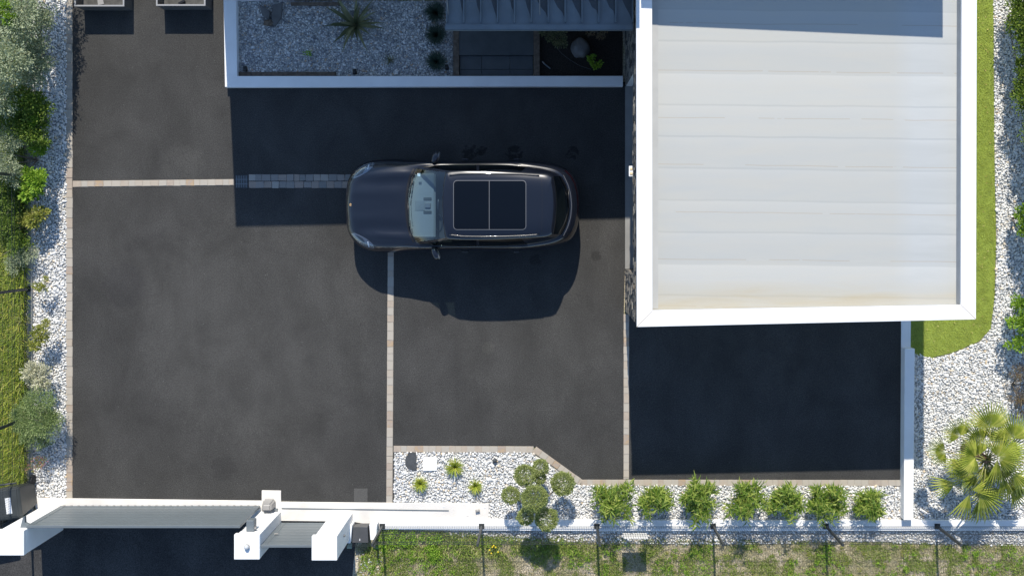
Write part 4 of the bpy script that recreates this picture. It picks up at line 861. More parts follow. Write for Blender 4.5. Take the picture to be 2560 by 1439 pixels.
# spiky tufts
def tuft(name, px, py, rpx, n, mat, lab, cat, group=None, wd=.006, hz=.6, z0=0, part='blades'):
    c = P(px, py, .08+z0); r = rpx/113.3; t = thing(name, (c.x, c.y, z0), lab, cat, group)
    VV = []; TT = []; off = 0
    a = rng.uniform(0, 2*np.pi, n); l = r*rng.uniform(.45, 1.08, n); h0 = rng.uniform(.4, 1, n)*r*hz*1.6
    segs = 4; pts = []
    for i in range(segs+1):
        u = i/segs; pts.append(np.column_stack([c.x+np.cos(a)*l*u, c.y+np.sin(a)*l*u, z0+h0*np.sin(np.minimum(u*2.0, 2.4))]))
    side = np.column_stack([-np.sin(a), np.cos(a), np.zeros(n)])
    V = np.zeros((n, (segs+1)*2, 3))
    for i, p in enumerate(pts):
        wv = wd*(1-(i/segs)**2*.95)*rng.uniform(.9, 1.1, (n, 1)); V[:, 2*i] = p-side*wv; V[:, 2*i+1] = p+side*wv
    V[..., 2] = np.maximum(V[..., 2], z0+.005)
    k = np.arange(n)[:, None]*(segs+1)*2
    Q = np.concatenate([np.concatenate([k+2*i, k+2*i+1, k+2*i+3, k+2*i+2], 1) for i in range(segs)])
    mesh_np(part, V.reshape(-1, 3), Q, mat, t); return t
G3 = 'yellow green grass tufts on the gravel'
tuft('grass_tuft', 1137, 1167, 27, 260, M['tuft_leaf'], 'largest yellow green tuft, nearest the white tile', 'grass tuft', G3)
tuft('grass_tuft', 1051, 1209, 23, 220, M['tuft_leaf'], 'yellow green tuft below the dark slate slab', 'grass tuft', G3)
tuft('grass_tuft', 1188, 1215, 22, 200, M['tuft_leaf'], 'yellow green tuft on the right, nearest the ball tree', 'grass tuft', G3)
G4 = 'dark rounded grass tufts beside the canopy'
tuft('fescue_tuft', 1090, 34, 31, 900, M['fescue_leaf'], 'dark rounded grass tuft highest of the three beside the canopy', 'grass tuft', G4, .004, .8)
tuft('fescue_tuft', 1092, 90, 31, 900, M['fescue_leaf'], 'dark rounded grass tuft between the other two beside the sleeper', 'grass tuft', G4, .004, .8)
tuft('fescue_tuft', 1092, 156, 29, 850, M['fescue_leaf'], 'dark rounded grass tuft lowest of the three, by the white wall', 'grass tuft', G4, .004, .8)
tuft('sword_leaf_plant', 888, 62, 78, 36, M['phormium_leaf'], 'large sword leaved plant in the middle of the pebble bed', 'plant', None, .038, .42)
tuft('wispy_tuft', 975, 150, 24, 40, M['phormium_leaf'], 'sparse wispy tuft in the pebble bed right of the sword leaved plant', 'grass tuft', None, .004, .6)
shrub('small_seedling', P(767, 136), blobs([(767, 135, 11, .1)], .1, .07), 50, .05, .025, M['lime_leaf'], 'tiny green seedling in the pebbles left of the sword leaved plant', 'plant', stems=False)
shrub('mulch_shrub', P(1385, 95), blobs([(1372, 85, 24, .3), (1400, 105, 26, .3), (1395, 75, 28, .35), (1360, 70, 18, .3)], .3, .2), 1600, .05, .025, M['phormium_leaf'], 'grey green shrub at the left of the mulch bed', 'shrub', 'shrubs in the mulch bed')
shrub('mulch_shrub', P(1490, 75), blobs([(1480, 78, 22, .3), (1505, 85, 18, .25), (1520, 70, 18, .3)], .3, .18), 500, .045, .022, M['brown_leaf'], 'sparse reddish shrub near the stone wall in the mulch bed', 'shrub', 'shrubs in the mulch bed')
shrub('mulch_shrub', P(1490, 156), blobs([(1480, 148, 14, .2), (1497, 163, 13, .2), (1486, 165, 10, .2)], .2, .12), 420, .05, .03, M['lime_leaf'], 'small bright green shrub below the boulder', 'shrub', 'shrubs in the mulch bed')
tuft('yellow_flower_clump', 1232, 1366, 12, 30, M['meadow_blade'], 'small clump of yellow flowers in the grass beyond the fence', 'flower', None, .005, .8)
fo = [o for o in C.objects if o.name.startswith('yellow_flower_clump')][0]; ypm = simple('yellow_petals', (.75, .55, .02), .6, var=0)
for (px, py) in ((1234, 1363), (1231, 1366.5), (1224, 1374), (1245, 1379), (1228, 1382), (1239, 1367)): MB().blob(P(px, py, .12), .02, .02, .012, 8, 5).build('flower_head', ypm, fo, smooth=True)

# fan palm
crown = P(2468, 1150, 1.1); pb = Vector((crown.x-.02, crown.y+.02, 0))
pm = thing('fan_palm', pb, 'fan palm with wide pleated yellow green fronds on the right gravel', 'palm')
MB().tube([pb, pb+Vector((0, 0, .5)), crown], [.11, .1, .08], 12).build('trunk', simple('fibrous_trunk', (.16, .1, .06), .95, var=.4, scale=25, bump=1), pm, smooth=True)
def frond(hx, hy, z, ang, Rp, tilt, spread=205, roll=0):
    hub = P(hx, hy, z); Rr = Rp/2550*(H-z); n = max(7, int(spread/7)); Rr *= 1.1; a0 = R(ang)
    ax = Vector((math.cos(a0)*math.cos(tilt), math.sin(a0)*math.cos(tilt), math.sin(tilt))); sx = Vector((-math.sin(a0), math.cos(a0), 0)); sx = (sx*math.cos(roll)+ax.cross(sx)*math.sin(roll)).normalized(); nr = ax.cross(sx)
    s = MB(); b = len(s.v)
    def pt(th, r, lift): return hub+(ax*math.cos(th)+sx*math.sin(th))*r+nr*lift-Vector((0, 0, .3*r*r/Rr*(.35+.65*abs(math.sin(th)))))
    for i in range(n):
        th0 = R(-spread/2+spread*i/n); th1 = R(-spread/2+spread*(i+1)/n); tm = (th0+th1)/2; rr_ = Rr*(.72+.28*math.cos(tm*.8))*random.uniform(.93, 1.06)
        k = len(s.v); g_ = .1*(th1-th0)
        P0 = pt(tm, .015, 0); A_ = pt(th0, rr_*.46, -.006); B_ = pt(th1, rr_*.46, -.006); Mi = pt(tm, rr_*.46, .026); A2 = pt(th0+(th1-th0)*.33, rr_*.8, -.002); B2 = pt(th1-(th1-th0)*.33, rr_*.8, -.002); M2 = pt(tm, rr_*.8, .016); T_ = pt(tm+random.uniform(-.02, .02), rr_, -.02-random.random()*.04)
        s.v += [tuple(v) for v in (P0, A_, Mi, B_, A2, M2, B2, T_)]
        s.f += [(k, k+1, k+2), (k, k+2, k+3), (k+1, k+4, k+5, k+2), (k+2, k+5, k+6, k+3), (k+4, k+7, k+5), (k+5, k+7, k+6)]
    fo = s.build('frond', M['palm_leaf'], pm)
    MB().tube([crown+Vector((0, 0, -.05)), crown.lerp(hub, .5)+Vector((0, 0, .06)), hub], [.016, .012, .008], 6).build('stalk', M['palm_stem'], fo, smooth=True)
for f in ((2475.5, 1068, 1.4, 92, 68, .3, 175), (2400, 1089, 1.2, 120, 46, .2, 200), (2364.5, 1129, 1.15, 188, 44, -.05, 175), (2438.5, 1142, 1.6, 186, 54, .45, 215), (2447, 1137, 1.2, 112, 48, .2, 150),
          (2495, 1143.5, 1.5, 32, 62, .2, 200), (2494, 1146, 1.45, 269, 70, -.1, 42), (2411, 1152, 1.25, 232, 54, -.1, 120), (2390, 1205, 1.0, 205, 60, -.2, 75), (2424, 1234, .95, 257, 74, -.2, 50),
          (2430, 1224, 1.1, 8, 58, .1, 62), (2450, 1230, 1.05, 318, 88, -.2, 95), (2446, 1248, .7, 288, 62, -.2, 70), (2533, 1095, 1.35, 92, 64, .2, 200), (2512, 1129, 1.3, -8, 72, 0, 120),
          (2531, 1179, 1.1, 312, 84, -.2, 50), (2507, 1192, 1.1, 286, 62, -.2, 50), (2518, 1200, .8, 330, 74, -.2, 110), (2465, 1179, .9, 300, 44, 0, 120), (2486, 1100, 1.5, 60, 40, .5, 30),
          (2440, 1185, .8, 215, 60, -.1, 140), (2478, 1215, .75, 275, 66, -.2, 130), (2500, 1165, .9, 340, 66, 0, 150), (2455, 1105, .9, 130, 60, .1, 150), (2490, 1110, .95, 60, 60, .1, 150), (2470, 1165, 1.0, 280, 50, .2, 160), (2425, 1165, .8, 180, 52, 0, 130), (2530, 1225, .8, 320, 60, -.2, 90)):
    frond(*f)

# ------------------------------------------------------------------ the car
YC = .322
def cz_(zx, half, z, side=1):
    X = ((zx/3.128+840)-NX)*(H-z)/F; return Vector((X, YC+side*half/3.128/F*(H-z), z))
car = thing('parked_car', Vector((-1.85, YC, 0)), 'dark metallic grey estate sized car parked facing left on the drive', 'car')
OUT = [(75, 0), (77, 80), (84, 150), (98, 205), (123, 252), (158, 292), (205, 325), (270, 350), (350, 362), (500, 366), (750, 359), (1000, 356), (1300, 358), (1480, 357), (1600, 348), (1700, 330), (1780, 300), (1840, 257), (1878, 190), (1898, 110), (1907, 0)]
def catmull(pts, m):
    r = []; n = len(pts)
    for i in range(n-1):
        p0 = pts[max(i-1, 0)]; p1 = pts[i]; p2 = pts[i+1]; p3 = pts[min(i+2, n-1)]
        if i == 0: p0 = (p2[0], -p2[1])
        if i == n-2: p3 = (p1[0], -p1[1])
        for j in range(m):
            t = j/m; r.append(tuple(.5*((2*p1[k])+(-p0[k]+p2[k])*t+(2*p0[k]-5*p1[k]+4*p2[k]-p3[k])*t*t+(-p0[k]+3*p1[k]-3*p2[k]+p3[k])*t**3) for k in range(2)))
    r.append(pts[-1]); return r
o2 = catmull(OUT, 10)
o2 = [cz_(a, b_, .75) for a, b_ in o2]; ol = [(p.x, p.y-YC) for p in o2]
# resample
def resample(pts, n):
    L_ = [0]
    for a, b_ in zip(pts, pts[1:]): L_.append(L_[-1]+math.dist(a, b_))
    r = []
    for i in range(n):
        t = L_[-1]*i/(n-1); j = max(k for k in range(len(L_)) if L_[k] <= t+1e-9); j = min(j, len(pts)-2); u = (t-L_[j])/(L_[j+1]-L_[j]); r.append((pts[j][0]+(pts[j+1][0]-pts[j][0])*u, pts[j][1]+(pts[j+1][1]-pts[j][1])*u))
    return r
ol = resample(ol, 150); XF = ol[0][0]; XR = ol[-1][0]
def sst(a, b_, x): t = min(1, max(0, (x-a)/(b_-a))); return t*t*(3-2*t)
def deck(X, y):
    x = X-XF; ya = abs(y)
    z = .80+.30*math.sin(math.pi/2*min(1, max(0, x+.1)/1.65))
    z -= .045*(ya/.9)**2*(1-sst(1.2, 1.8, x))
    ridge = math.exp(-((ya-(.60+.05*min(x, 1.4)))/.085)**2)*.045*sst(.25, .8, x)*(1-sst(1.2, 1.7, x)); z += ridge
    z -= math.exp(-((ya-.46-.06*min(x, 1.4))/.075)**2)*.014*sst(.15, .5, x)*(1-sst(1.1, 1.5, x))
    z += .012*math.exp(-((ya-.27)/.1)**2)*(1-sst(1., 1.5, x))
    z += .05*sst(2.6, 4.0, x); z -= .07*sst(4.45, 5.0, x)
    return z
WX = (XF+.93, XF+3.86)
def zbot(X):
    z = .27
    for wx in WX:
        d = abs(X-wx)
        if d < .43: z = max(z, .34+math.sqrt(.43**2-d*d))
    return z
TS = [1, .994, .985, .972, .955, .935, .91, .88, .84, .79, .73, .66, .58, .49, .40, .31, .22, .13, .05, 0]
half = []
for (X, y) in ol:
    sx = min(max(X, XF+.95), XR-.85)
    col = []
    for f, ins in ((1.0, .05), (1.0, .022), (.78, .012), (.45, .006), (.2, .001)):
        zb = zbot(X) if abs(y) > .7 else .27
        z = .75-(.75-zb)*f; q = 1-ins/ max(.3, math.hypot(X-sx, y)); col.append(Vector((sx+(X-sx)*q, y*q, z if ins != .05 else z+.01)))
    for t_q in TS:
        xx = sx+(X-sx)*t_q; yy = y*t_q; tc_ = .80+.07*sst(1.1, 1.8, xx-XF)-.05*sst(3.6, 4.3, xx-XF); u_ = max(0, (t_q-tc_)/(1-tc_))
        gq = (1-u_**2.1)**.85 if u_ < 1 else 0
        col.append(Vector((xx, yy, .75+(deck(xx, yy)-.75)*gq)))
    half.append(col)
nC = len(half[0]); bV = []; bF = []
for s_ in (1, -1):
    b0 = len(bV)
    for col in half:
        for p in col: bV.append((p.x, YC+s_*p.y, p.z))
    for i in range(len(half)-1):
        for j in range(nC-1):
            q = (b0+i*nC+j, b0+(i+1)*nC+j, b0+(i+1)*nC+j+1, b0+i*nC+j+1); bF.append(q if s_ > 0 else q[::-1])
bm = bmesh.new(); vs = [bm.verts.new(v) for v in bV]
for f in bF:
    try: bm.faces.new([vs[i] for i in f])
    except ValueError: pass
bmesh.ops.remove_doubles(bm, verts=bm.verts, dist=1e-4); bmesh.ops.dissolve_degenerate(bm, dist=1e-5, edges=bm.edges); bmesh.ops.recalc_face_normals(bm, faces=bm.faces)
bvh = BVHTree.FromBMesh(bm)
def top(tree, x, y, dflt=1.0):
    h_ = tree.ray_cast(Vector((x, y, 5)), Vector((0, 0, -1))); return h_[0].z if h_[0] else dflt
# greenhouse rings
SEG = [('windscreen', [(556, 0), (562, 110), (580, 205), (618, 288)], [(836, 0, 1.635), (840, 100, 1.63), (848, 190, 1.61), (860, 256, 1.572)], 18),
       ('frame', [(618, 288), (648, 304)], [(860, 256, 1.572), (884, 268, 1.56)], 2),
       ('side_window', [(648, 304), (850, 320), (1100, 322)], [(884, 268, 1.56), (1000, 271, 1.585), (1100, 271, 1.59)], 14),
       ('frame', [(1100, 322), (1125, 322)], [(1100, 271, 1.59), (1118, 271, 1.59)], 2),
       ('side_window', [(1125, 322), (1320, 320), (1500, 308)], [(1118, 271, 1.59), (1280, 268, 1.58), (1450, 262, 1.56)], 12),
       ('frame', [(1500, 308), (1620, 290), (1710, 264), (1768, 226)], [(1450, 262, 1.56), (1560, 256, 1.55), (1650, 248, 1.545), (1698, 228, 1.535)], 12),
       ('rear_windscreen', [(1768, 226), (1806, 150), (1825, 70), (1832, 0)], [(1698, 228, 1.535), (1714, 140, 1.548), (1720, 70, 1.555), (1723, 0, 1.56)], 14)]
def cat_n(pts, n):
    r = []; m = len(pts)
    if m == 2: return [tuple(pts[0][k]+(pts[1][k]-pts[0][k])*i/n for k in range(len(pts[0]))) for i in range(n+1)]
    for i in range(n+1):
        u = (m-1)*i/n; k = min(int(u), m-2); t = u-k; p1 = pts[k]; p2 = pts[k+1]; p0 = pts[k-1] if k else tuple(2*a-b_ for a, b_ in zip(p1, p2)); p3 = pts[k+2] if k+2 < m else tuple(2*a-b_ for a, b_ in zip(p2, p1))
        r.append(tuple(.5*(2*p1[q]+(p2[q]-p0[q])*t+(2*p0[q]-5*p1[q]+4*p2[q]-p3[q])*t*t+(-p0[q]+3*p1[q]-3*p2[q]+p3[q])*t**3) for q in range(len(p1))))
    return r
NL = 7; ringtop = []; hole = []
for nm, bb, tt, n in SEG:
    B_ = cat_n(bb, n); T_ = cat_n(tt, n)
    pts = []
    for (bx, bh), (tx, th_, tz) in zip(B_, T_):
        b3 = cz_(bx, bh, 1.05); zz = top(bvh, b3.x, b3.y, 1.0)-.012; b3 = cz_(bx, bh, zz); t3 = cz_(tx, th_, tz)
        out = Vector((b3.x-t3.x, b3.y-t3.y, 0)); out = out.normalized() if out.length > 1e-4 else Vector((0, 1, 0))
        row = [b3.lerp(t3, k/NL)+(out*.022+Vector((0, 0, .018)))*math.sin(math.pi*k/NL) for k in range(NL+1)]
        pts.append(row)
    for side in (1, -1):
        s = MB(); c0b = 0
        if nm in ('windscreen', 'rear_windscreen') and side == -1: continue
        rows = pts
        if nm in ('windscreen', 'rear_windscreen'):
            mir = [[Vector((v.x, 2*YC-v.y, v.z)) for v in r] for r in pts]
            rows = (mir[::-1]+pts[1:]) if nm == 'windscreen' else (pts+mir[::-1][1:])
        elif side == -1: rows = [[Vector((v.x, 2*YC-v.y, v.z)) for v in r] for r in pts]
        for r in rows: s.v += [tuple(v) for v in r]
        for i in range(len(rows)-1):
            for k in range(NL): a = i*(NL+1)+k; s.f.append((a, a+NL+1, a+NL+2, a+1))
        mt = {'windscreen': M['windscreen'], 'frame': M['paint'], 'side_window': M['tinted'], 'rear_windscreen': M['tinted']}[nm]
        s.build({'frame': 'window_pillar', 'rear_windscreen': 'rear_window'}.get(nm, nm), mt, car, smooth=True)
        # black glass edging
        if nm in ('windscreen', 'rear_windscreen'):
            for lev, w_e in ((0, .022), (NL, .014)):
                e = MB()
                for r in rows:
                    p = r[lev]; q = r[1 if lev == 0 else NL-1]; d = (q-p).normalized(); nrm = Vector((0, 0, .004)); e.v += [tuple(p+nrm), tuple(p+d*w_e+nrm)]
                for i in range(len(rows)-1): a = 2*i; e.f.append((a, a+1, a+3, a+2))
                e.build('glass_edging', M['trim'], car, smooth=True)
    for r in (pts if nm == 'windscreen' else pts[1:]): ringtop.append(r[-1].copy()); hole.append((r[0].x, r[0].y-YC))
# roof cap
XS0 = cz_(960, 0, 1.66).x; XS1 = cz_(1600, 0, 1.64).x; rb = MB(); RT = [1, .985, .96, .92, .86, .78, .68, .56, .42, .28, .14, 0]
rowsR = []
for s_ in (1, -1):
    b0 = len(rb.v)
    for p in ringtop:
        y = p.y-YC; sx = min(max(p.x, XS0), XS1); u = (sx-XS0)/(XS1-XS0); zc_ = 1.66-.02*u*u-.012*(1-u)**3
        for t_q in RT:
            xx = sx+(p.x-sx)*t_q; yy = y*t_q; g_ = (1-t_q**5)**.62; rb.v.append((xx, YC+s_*yy, p.z+(zc_-p.z)*g_))
    n_ = len(RT)
    for i in range(len(ringtop)-1):
        for j in range(n_-1):
            q = (b0+i*n_+j, b0+(i+1)*n_+j, b0+(i+1)*n_+j+1, b0+i*n_+j+1); rb.f.append(q)
roofo = rb.build('roof', M['paint'], car, smooth=True)
bmr = bmesh.new(); bmr.from_mesh(roofo.data); bmesh.ops.translate(bmr, verts=bmr.verts, vec=W0[car.name]); rvh = BVHTree.FromBMesh(bmr); bmr.free()
# cut the cabin hole out of the body shell
hpoly = [(a, b_) for a, b_ in hole]+[(a, -b_) for a, b_ in hole[::-1]]
cx_ = sum(a for a, _ in hpoly)/len(hpoly)
hs_ = [(cx_+(a-cx_)*.975, b_*.965) for a, b_ in hpoly]
fx = np.array([f.calc_center_median()[:] for f in bm.faces]); ins = inside(fx[:, 0], fx[:, 1]-YC, hs_) & (fx[:, 2] > .85)
bm.faces.ensure_lookup_table(); bmesh.ops.delete(bm, geom=[bm.faces[i] for i in np.nonzero(ins)[0]], context='FACES')
me = bpy.data.meshes.new('body'); bm.to_mesh(me); bm.free(); me.polygons.foreach_set('use_smooth', [True]*len(me.polygons)); body = link('body', me, M['paint'], car)
# underbody, arches and wheels
MB().box(XF+.35, XR-.35, YC-.8, YC+.8, .24, .42).build('underbody', M['trim'], car)
MB().box(XF+1.3, XR-.6, YC-.78, YC+.78, .421, .5).build('cabin_floor', M['seat'], car)
for wx in WX:
    for s_ in (1, -1):
        yo = YC+s_*.955; yi = YC+s_*.70; wl = MB().tube([(wx, yi, .385), (wx, yi+s_*.02, .385), (wx, yo-s_*.02, .385), (wx, yo, .385)], [.34, .385, .385, .345], 40).build('wheel', M['rubber'], car, smooth=False)
        r_ = MB(); r_.tube([(wx, yo-s_*.002, .385), (wx, yo+s_*.008, .385)], .27, 32)
        r_.build('rim', M['alloy'], wl)
# drapes on the body
def drape(path, wd, mat, nm, tree=bvh, lift=.004, closed=False, parent=car, sub=6):
    """path in world xy relative to the car centre line"""
    pts = []
    for a, b_ in zip(path, path[1:]+([path[0]] if closed else [])):
        for k in range(sub): pts.append((a[0]+(b_[0]-a[0])*k/sub, a[1]+(b_[1]-a[1])*k/sub))
    if not closed: pts.append(path[-1])
    s = MB(); n = len(pts)
    for i, p in enumerate(pts):
        a = pts[(i-1) % n] if closed or i else p; b_ = pts[(i+1) % n] if closed or i < n-1 else p; d = Vector((b_[0]-a[0], b_[1]-a[1])).normalized(); nn = Vector((-d.y, d.x))
        for sg_ in (-1, 1):
            x = p[0]+nn.x*sg_*wd/2; y = YC+p[1]+nn.y*sg_*wd/2; s.v.append((x, y, top(tree, x, y, 1.0)+lift))
    m = n if closed else n-1
    for i in range(m): j = (i+1) % n; s.f.append((2*i, 2*j, 2*j+1, 2*i+1))
    return s.build(nm, mat, parent, smooth=True)
def hp(zx, h, z): v = cz_(zx, h, z); return (v.x, v.y-YC)
def patch(poly, mat, nm, tree=bvh, lift=.005, step=.02, parent=car, side=1):
    """fill a polygon with a grid laid on the surface"""
    xs = [p[0] for p in poly]; ys = [p[1] for p in poly]; gx = np.arange(min(xs)-step, max(xs)+step, step); gy = np.arange(min(ys)-step, max(ys)+step, step)
    b = bmesh.new(); vv = [b.verts.new((p[0], p[1], 0)) for p in poly]; f = b.faces.new(vv)
    for g_ in gx: bmesh.ops.bisect_plane(b, geom=b.verts[:]+b.edges[:]+b.faces[:], plane_co=(g_, 0, 0), plane_no=(1, 0, 0))
    for g_ in gy: bmesh.ops.bisect_plane(b, geom=b.verts[:]+b.edges[:]+b.faces[:], plane_co=(0, g_, 0), plane_no=(0, 1, 0))
    for v in b.verts: x = v.co.x; y = YC+v.co.y*side; v.co = Vector((x, y, top(tree, x, y, .8)+lift))
    bmesh.ops.triangulate(b, faces=b.faces[:]); bmesh.ops.recalc_face_normals(b, faces=b.faces)
    if sum(f.normal.z for f in b.faces) < 0: bmesh.ops.reverse_faces(b, faces=b.faces)
    me = bpy.data.meshes.new(nm); b.to_mesh(me); b.free(); me.polygons.foreach_set('use_smooth', [True]*len(me.polygons)); return link(nm, me, mat, parent)
HLz = .8
HL = [hp(a, b_, HLz) for a, b_ in ((118, 218), (150, 262), (185, 298), (225, 322), (268, 336), (302, 336), (308, 322), (292, 292), (250, 258), (200, 232), (150, 212))]
for s_ in (1, -1):
    h_ = patch(HL, M['silverlamp'], 'headlight', side=s_, lift=.003)
    patch([(a+(sum(p[0] for p in HL)/len(HL)-a)*.0, b_) for a, b_ in HL], M['lampglass'], 'lens', side=s_, lift=.012, parent=h_)
    patch([hp(a, b_, HLz) for a, b_ in ((150, 225), (215, 285), (235, 285), (215, 255), (180, 235))], M['trim'], 'bezel', side=s_, lift=.006, parent=h_)
    patch([hp(a, b_, HLz) for a, b_ in ((252, 280), (262, 280), (268, 322), (258, 322))], M['sign'], 'lamp_strip', side=s_, lift=.007, parent=h_)
# shut lines
SL = M['trim']
for s_ in (1, -1):
    drape([(a, b_*s_) for a, b_ in [hp(104, 0, .85), hp(106, 90, .85), hp(116, 160, .85), hp(140, 205, .85)]], .008, SL, 'bonnet_gap', lift=.002)
    drape([(a, b_*s_) for a, b_ in [hp(310, 316, .95), hp(400, 316, .98), hp(500, 312, 1.0), hp(600, 302, 1.02)]], .007, SL, 'bonnet_gap', lift=.002)
    drape([(a, b_*s_) for a, b_ in [hp(650, 318, 1.0), hp(655, 345, .93), hp(658, 356, .85)]], .006, SL, 'door_gap', lift=.002)
    drape([(a, b_*s_) for a, b_ in [hp(1460, 322, 1.0), hp(1475, 345, .93)]], .006, SL, 'door_gap', lift=.002)
    # tail lamp strip wrapping the corner and tailgate gap
    drape([(a, b_*s_) for a, b_ in [hp(1893, 0, .95), hp(1886, 90, .95), hp(1868, 170, .95), hp(1836, 228, .93), hp(1790, 275, .9)]], .028, M['redlens'], 'tail_light', lift=.004)
    drape([(a, b_*s_) for a, b_ in [hp(1842, 0, 1.0), hp(1834, 90, 1.0), hp(1812, 165, 1.0), hp(1778, 236, 1.0)]], .01, M['chrome'], 'tailgate_edge', lift=.004)
    # belt line chrome
    drape([(a, b_*s_) for a, b_ in [hp(660, 311, 1.03), hp(850, 327, 1.03), hp(1100, 329, 1.03), hp(1320, 327, 1.04), hp(1500, 315, 1.05)]], .012, SL, 'window_trim', lift=.004)
    drape([(a, b_*s_) for a, b_ in [hp(1612, 0, 1.64), hp(1611, 120, 1.64), hp(1606, 215, 1.62)]], .008, SL, 'roof_gap', tree=rvh, lift=.002)
    # roof rails
    pts = [(a, b_*s_) for a, b_ in [hp(885, 232, 1.66), hp(1000, 244, 1.66), hp(1250, 246, 1.66), hp(1450, 240, 1.66), hp(1590, 230, 1.65)]]
    rl = []
    for (xx, yy) in cat_n(pts, 24): rl.append(Vector((xx, YC+yy, top(rvh, xx, YC+yy, 1.6)+.012)))
    MB().tube(rl, .014, 10).build('roof_rail', M['paint'], car, smooth=True)
    # mirrors
    c = cz_(778, 374, 1.08); c.y = YC+s_*(c.y-YC)
    mr_ = MB().blob((c.x, c.y, 1.09), .075, .135, .085, 20, 12, rot=-s_*.38, sq=.85).build('wing_mirror', M['paint'], car, smooth=True)
    MB().blob((c.x+.045, c.y+s_*.01, 1.09), .045, .12, .07, 16, 10, rot=-s_*.38).build('mirror_glass', M['chrome'], mr_, smooth=True)
    a = cz_(740, 325, 1.02); MB().tube([(a.x, YC+s_*(a.y-YC), 1.02), (c.x-.02, c.y-s_*.05, 1.06)], .025, 8).build('mirror_arm', M['trim'], mr_, smooth=True)
    for zx in (1010, 1412):
        a = cz_(zx-28, 352, .93); b_ = cz_(zx+28, 352, .93); ya = YC+s_*(a.y-YC+.018); yb = ya
        MB().tube([(a.x, ya-s_*.02, .92), (a.x+.03, ya+s_*.01, .93), (b_.x-.03, yb+s_*.01, .93), (b_.x, yb-s_*.02, .92)], .012, 8).build('door_handle', M['paint'], car, smooth=True)
# crest on the bonnet
ec = hp(117, 0, .84); sh = MB(); pts = [(-.028, -.022), (-.024, .022), (.0, .03), (.018, .02), (.034, 0), (.018, -.02), (0, -.03)]
zc_ = top(bvh, ec[0], YC)
sh.prism([(ec[0]+a, YC+.02+b_) for a, b_ in pts], zc_-.005, zc_+.008); crest = sh.build('bonnet_crest', M['gold'], car, bevel=.002)
for (a, b_, mt) in ((-.012, -.01, M['redlens']), (.006, .006, M['redlens']), (-.012, .006, M['trim']), (.006, -.01, M['trim'])):
    MB().box(ec[0]+a, ec[0]+a+.01, YC+.02+b_-.003, YC+.02+b_+.006, zc_+.008, zc_+.0095).build('crest_field', mt, crest)
# sunroof: dark glass with a pale seal
def rrect(x0, x1, h, r, z=1.68, n=7):
    a = hp(x0, h, z); b_ = hp(x1, h, z); X0, X1, Y = a[0], b_[0], a[1]; pts = []
    for cx, cy, a0 in ((X1-r, Y-r, 0), (X0+r, Y-r, 90), (X0+r, -Y+r, 180), (X1-r, -Y+r, 270)):
        for k in range(n+1): t = R(a0+90*k/n); pts.append((cx+r*math.cos(t), cy+r*math.sin(t)))
    return pts
sr = patch(rrect(920, 1483, 190, .07), M['blackglass'], 'sunroof', tree=rvh, lift=.004, step=.06)
o_seal = rrect(918, 1485, 192, .075)
drape(o_seal, .013, M['chrome'], 'seal', tree=rvh, lift=.009, closed=True, sub=3, parent=sr)
drape([hp(1198, 190, 1.68), (hp(1198, 0, 1.68)[0], 0), (hp(1198, 0, 1.68)[0], -hp(1198, 190, 1.68)[1])], .013, M['chrome'], 'divider', tree=rvh, lift=.009, parent=sr)
# antenna fin, wipers
f = cz_(1660, 0, 1.66)
# wipers and cowl
cw = [hp(a, b_, 1.1) for a, b_ in ((548, 0), (555, 110), (573, 205), (608, 288))]; cwl = cat_n([(a, b_) for a, b_ in cw], 14)
drape([(a, -b_) for a, b_ in cwl[::-1]]+cwl[1:], .04, M['trim'], 'scuttle', lift=.006, sub=2)
def wiper(p, q, tree_z):
    a = cz_(*p); b_ = cz_(*q); return MB().tube([a, a.lerp(b_, .5)+Vector((0, 0, .01)), b_], .009, 6).build('wiper', M['trim'], car, smooth=True)
def side_(p, sgn): return p
for (zx0, h0, z0, zx1, h1, z1) in ((572, 60, 1.17, 604, 235, 1.15), (568, -170, 1.16, 562, 40, 1.17)):
    a = cz_(zx0, abs(h0), z0); a.y = YC+math.copysign(a.y-YC, h0); b_ = cz_(zx1, abs(h1), z1); b_.y = YC+math.copysign(b_.y-YC, h1)
    MB().tube([a, b_], .01, 6).build('wiper', M['trim'], car, smooth=True)
a = cz_(1822, 0, 1.2); MB().tube([(a.x+.01, YC-.05, 1.17), (a.x-.01, YC+.33, 1.2)], .011, 6).build('rear_wiper', M['trim'], car, smooth=True)
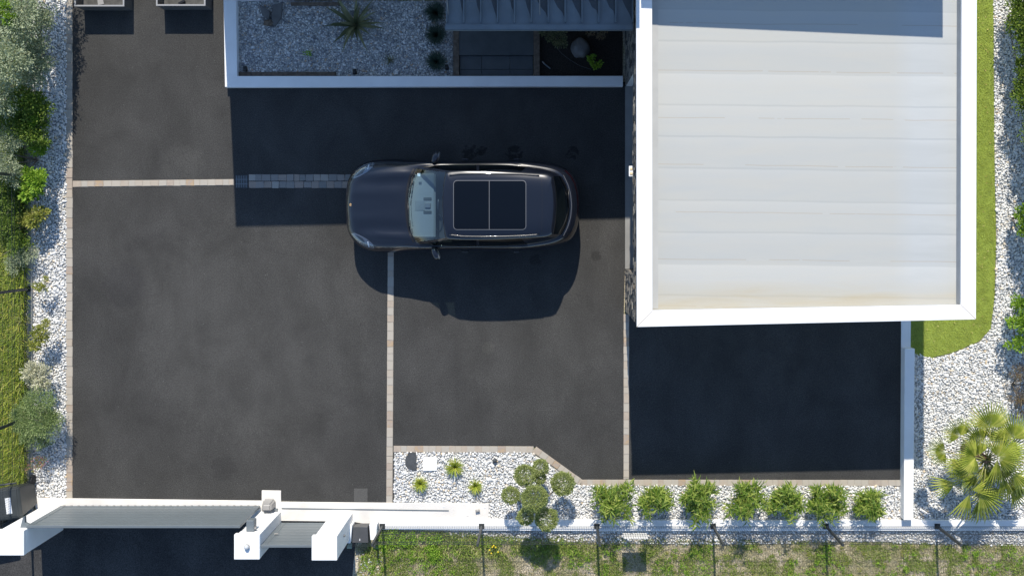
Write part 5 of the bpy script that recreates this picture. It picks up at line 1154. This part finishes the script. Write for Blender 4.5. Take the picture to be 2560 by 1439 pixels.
# cabin interior
d0 = cz_(575, 262, 1.0); d1 = cz_(785, 262, 1.0); wd = d0.y-YC
s = MB(); s.prism([(d0.x+.04, YC-wd), (d1.x, YC-wd), (d1.x, YC+wd), (d0.x+.04, YC+wd), (d0.x-.12, YC+.3), (d0.x-.12, YC-.3)], .6, 1.04, [(d0.x+.06, YC-wd+.02), (d1.x-.02, YC-wd+.02), (d1.x-.02, YC+wd-.02), (d0.x+.06, YC+wd-.02), (d0.x-.1, YC+.3), (d0.x-.1, YC-.3)])
db = s.build('dashboard', M['dash'], car, bevel=.03, seg=3)
dx = d0.x
MB().box(dx+.12, dx+.32, YC-.1, YC+.1, 1.041, 1.05).build('dash_speaker', simple('dash_panel', (.13, .14, .145), .6), db)
for s_ in (-1, 1): MB().box(dx+.3, dx+.47, YC+s_*.14-.03, YC+s_*.14+.03, 1.041, 1.053).build('air_vent', M['bin'], db, bevel=.004)
MB().box(dx+.33, dx+.45, YC-.05, YC+.05, 1.041, 1.075).build('clock_pod', M['chrome'], db, bevel=.01)
sw = []
for k in range(25): t = 2*math.pi*k/24; sw.append((dx+.62+.09*math.sin(t), YC-.37+.18*math.cos(t), 1.02+.17*math.sin(t)))
MB().tube(sw, .016, 8, cap=False).build('steering_wheel', M['trim'], car, smooth=True)
for sy in (-.37, .37):
    sx = dx+1.15; st_ = MB().box(sx-.25, sx+.28, YC+sy-.25, YC+sy+.25, .5, .78).build('seat', M['seat'], car, bevel=.06, seg=3)
    MB().prism([(sx+.24, YC+sy-.23), (sx+.38, YC+sy-.23), (sx+.38, YC+sy+.23), (sx+.24, YC+sy+.23)], .75, 1.25, [(sx+.36, YC+sy-.2), (sx+.46, YC+sy-.2), (sx+.46, YC+sy+.2), (sx+.36, YC+sy+.2)]).build('backrest', M['seat'], st_, bevel=.04, seg=3)
    MB().box(sx+.38, sx+.48, YC+sy-.12, YC+sy+.12, 1.27, 1.42).build('headrest', M['seat'], st_, bevel=.04, seg=3)
bx = dx+2.0; bs = MB().box(bx-.25, bx+.25, YC-.65, YC+.65, .5, .8).build('seat', M['seat'], car, bevel=.06, seg=3)
MB().prism([(bx+.2, YC-.65), (bx+.36, YC-.65), (bx+.36, YC+.65), (bx+.2, YC+.65)], .8, 1.25, [(bx+.34, YC-.62), (bx+.46, YC-.62), (bx+.46, YC+.62), (bx+.34, YC+.62)]).build('backrest', M['seat'], bs, bevel=.04, seg=2)
MB().box(bx+.5, XR-.25, YC-.62, YC+.62, .5, .98).build('parcel_shelf', M['seat'], car)
# sticker and mirror inside the windscreen
a = cz_(646, 240, 1.24); MB().box(a.x-.03, a.x+.03, a.y-.03, a.y+.03, 1.19, 1.193).build('windscreen_sticker', M['paper'], car)
a = cz_(800, 0, 1.5); MB().blob((a.x, YC+.02, 1.47), .035, .12, .045, 14, 8).build('rear_view_mirror', M['trim'], car, smooth=True)
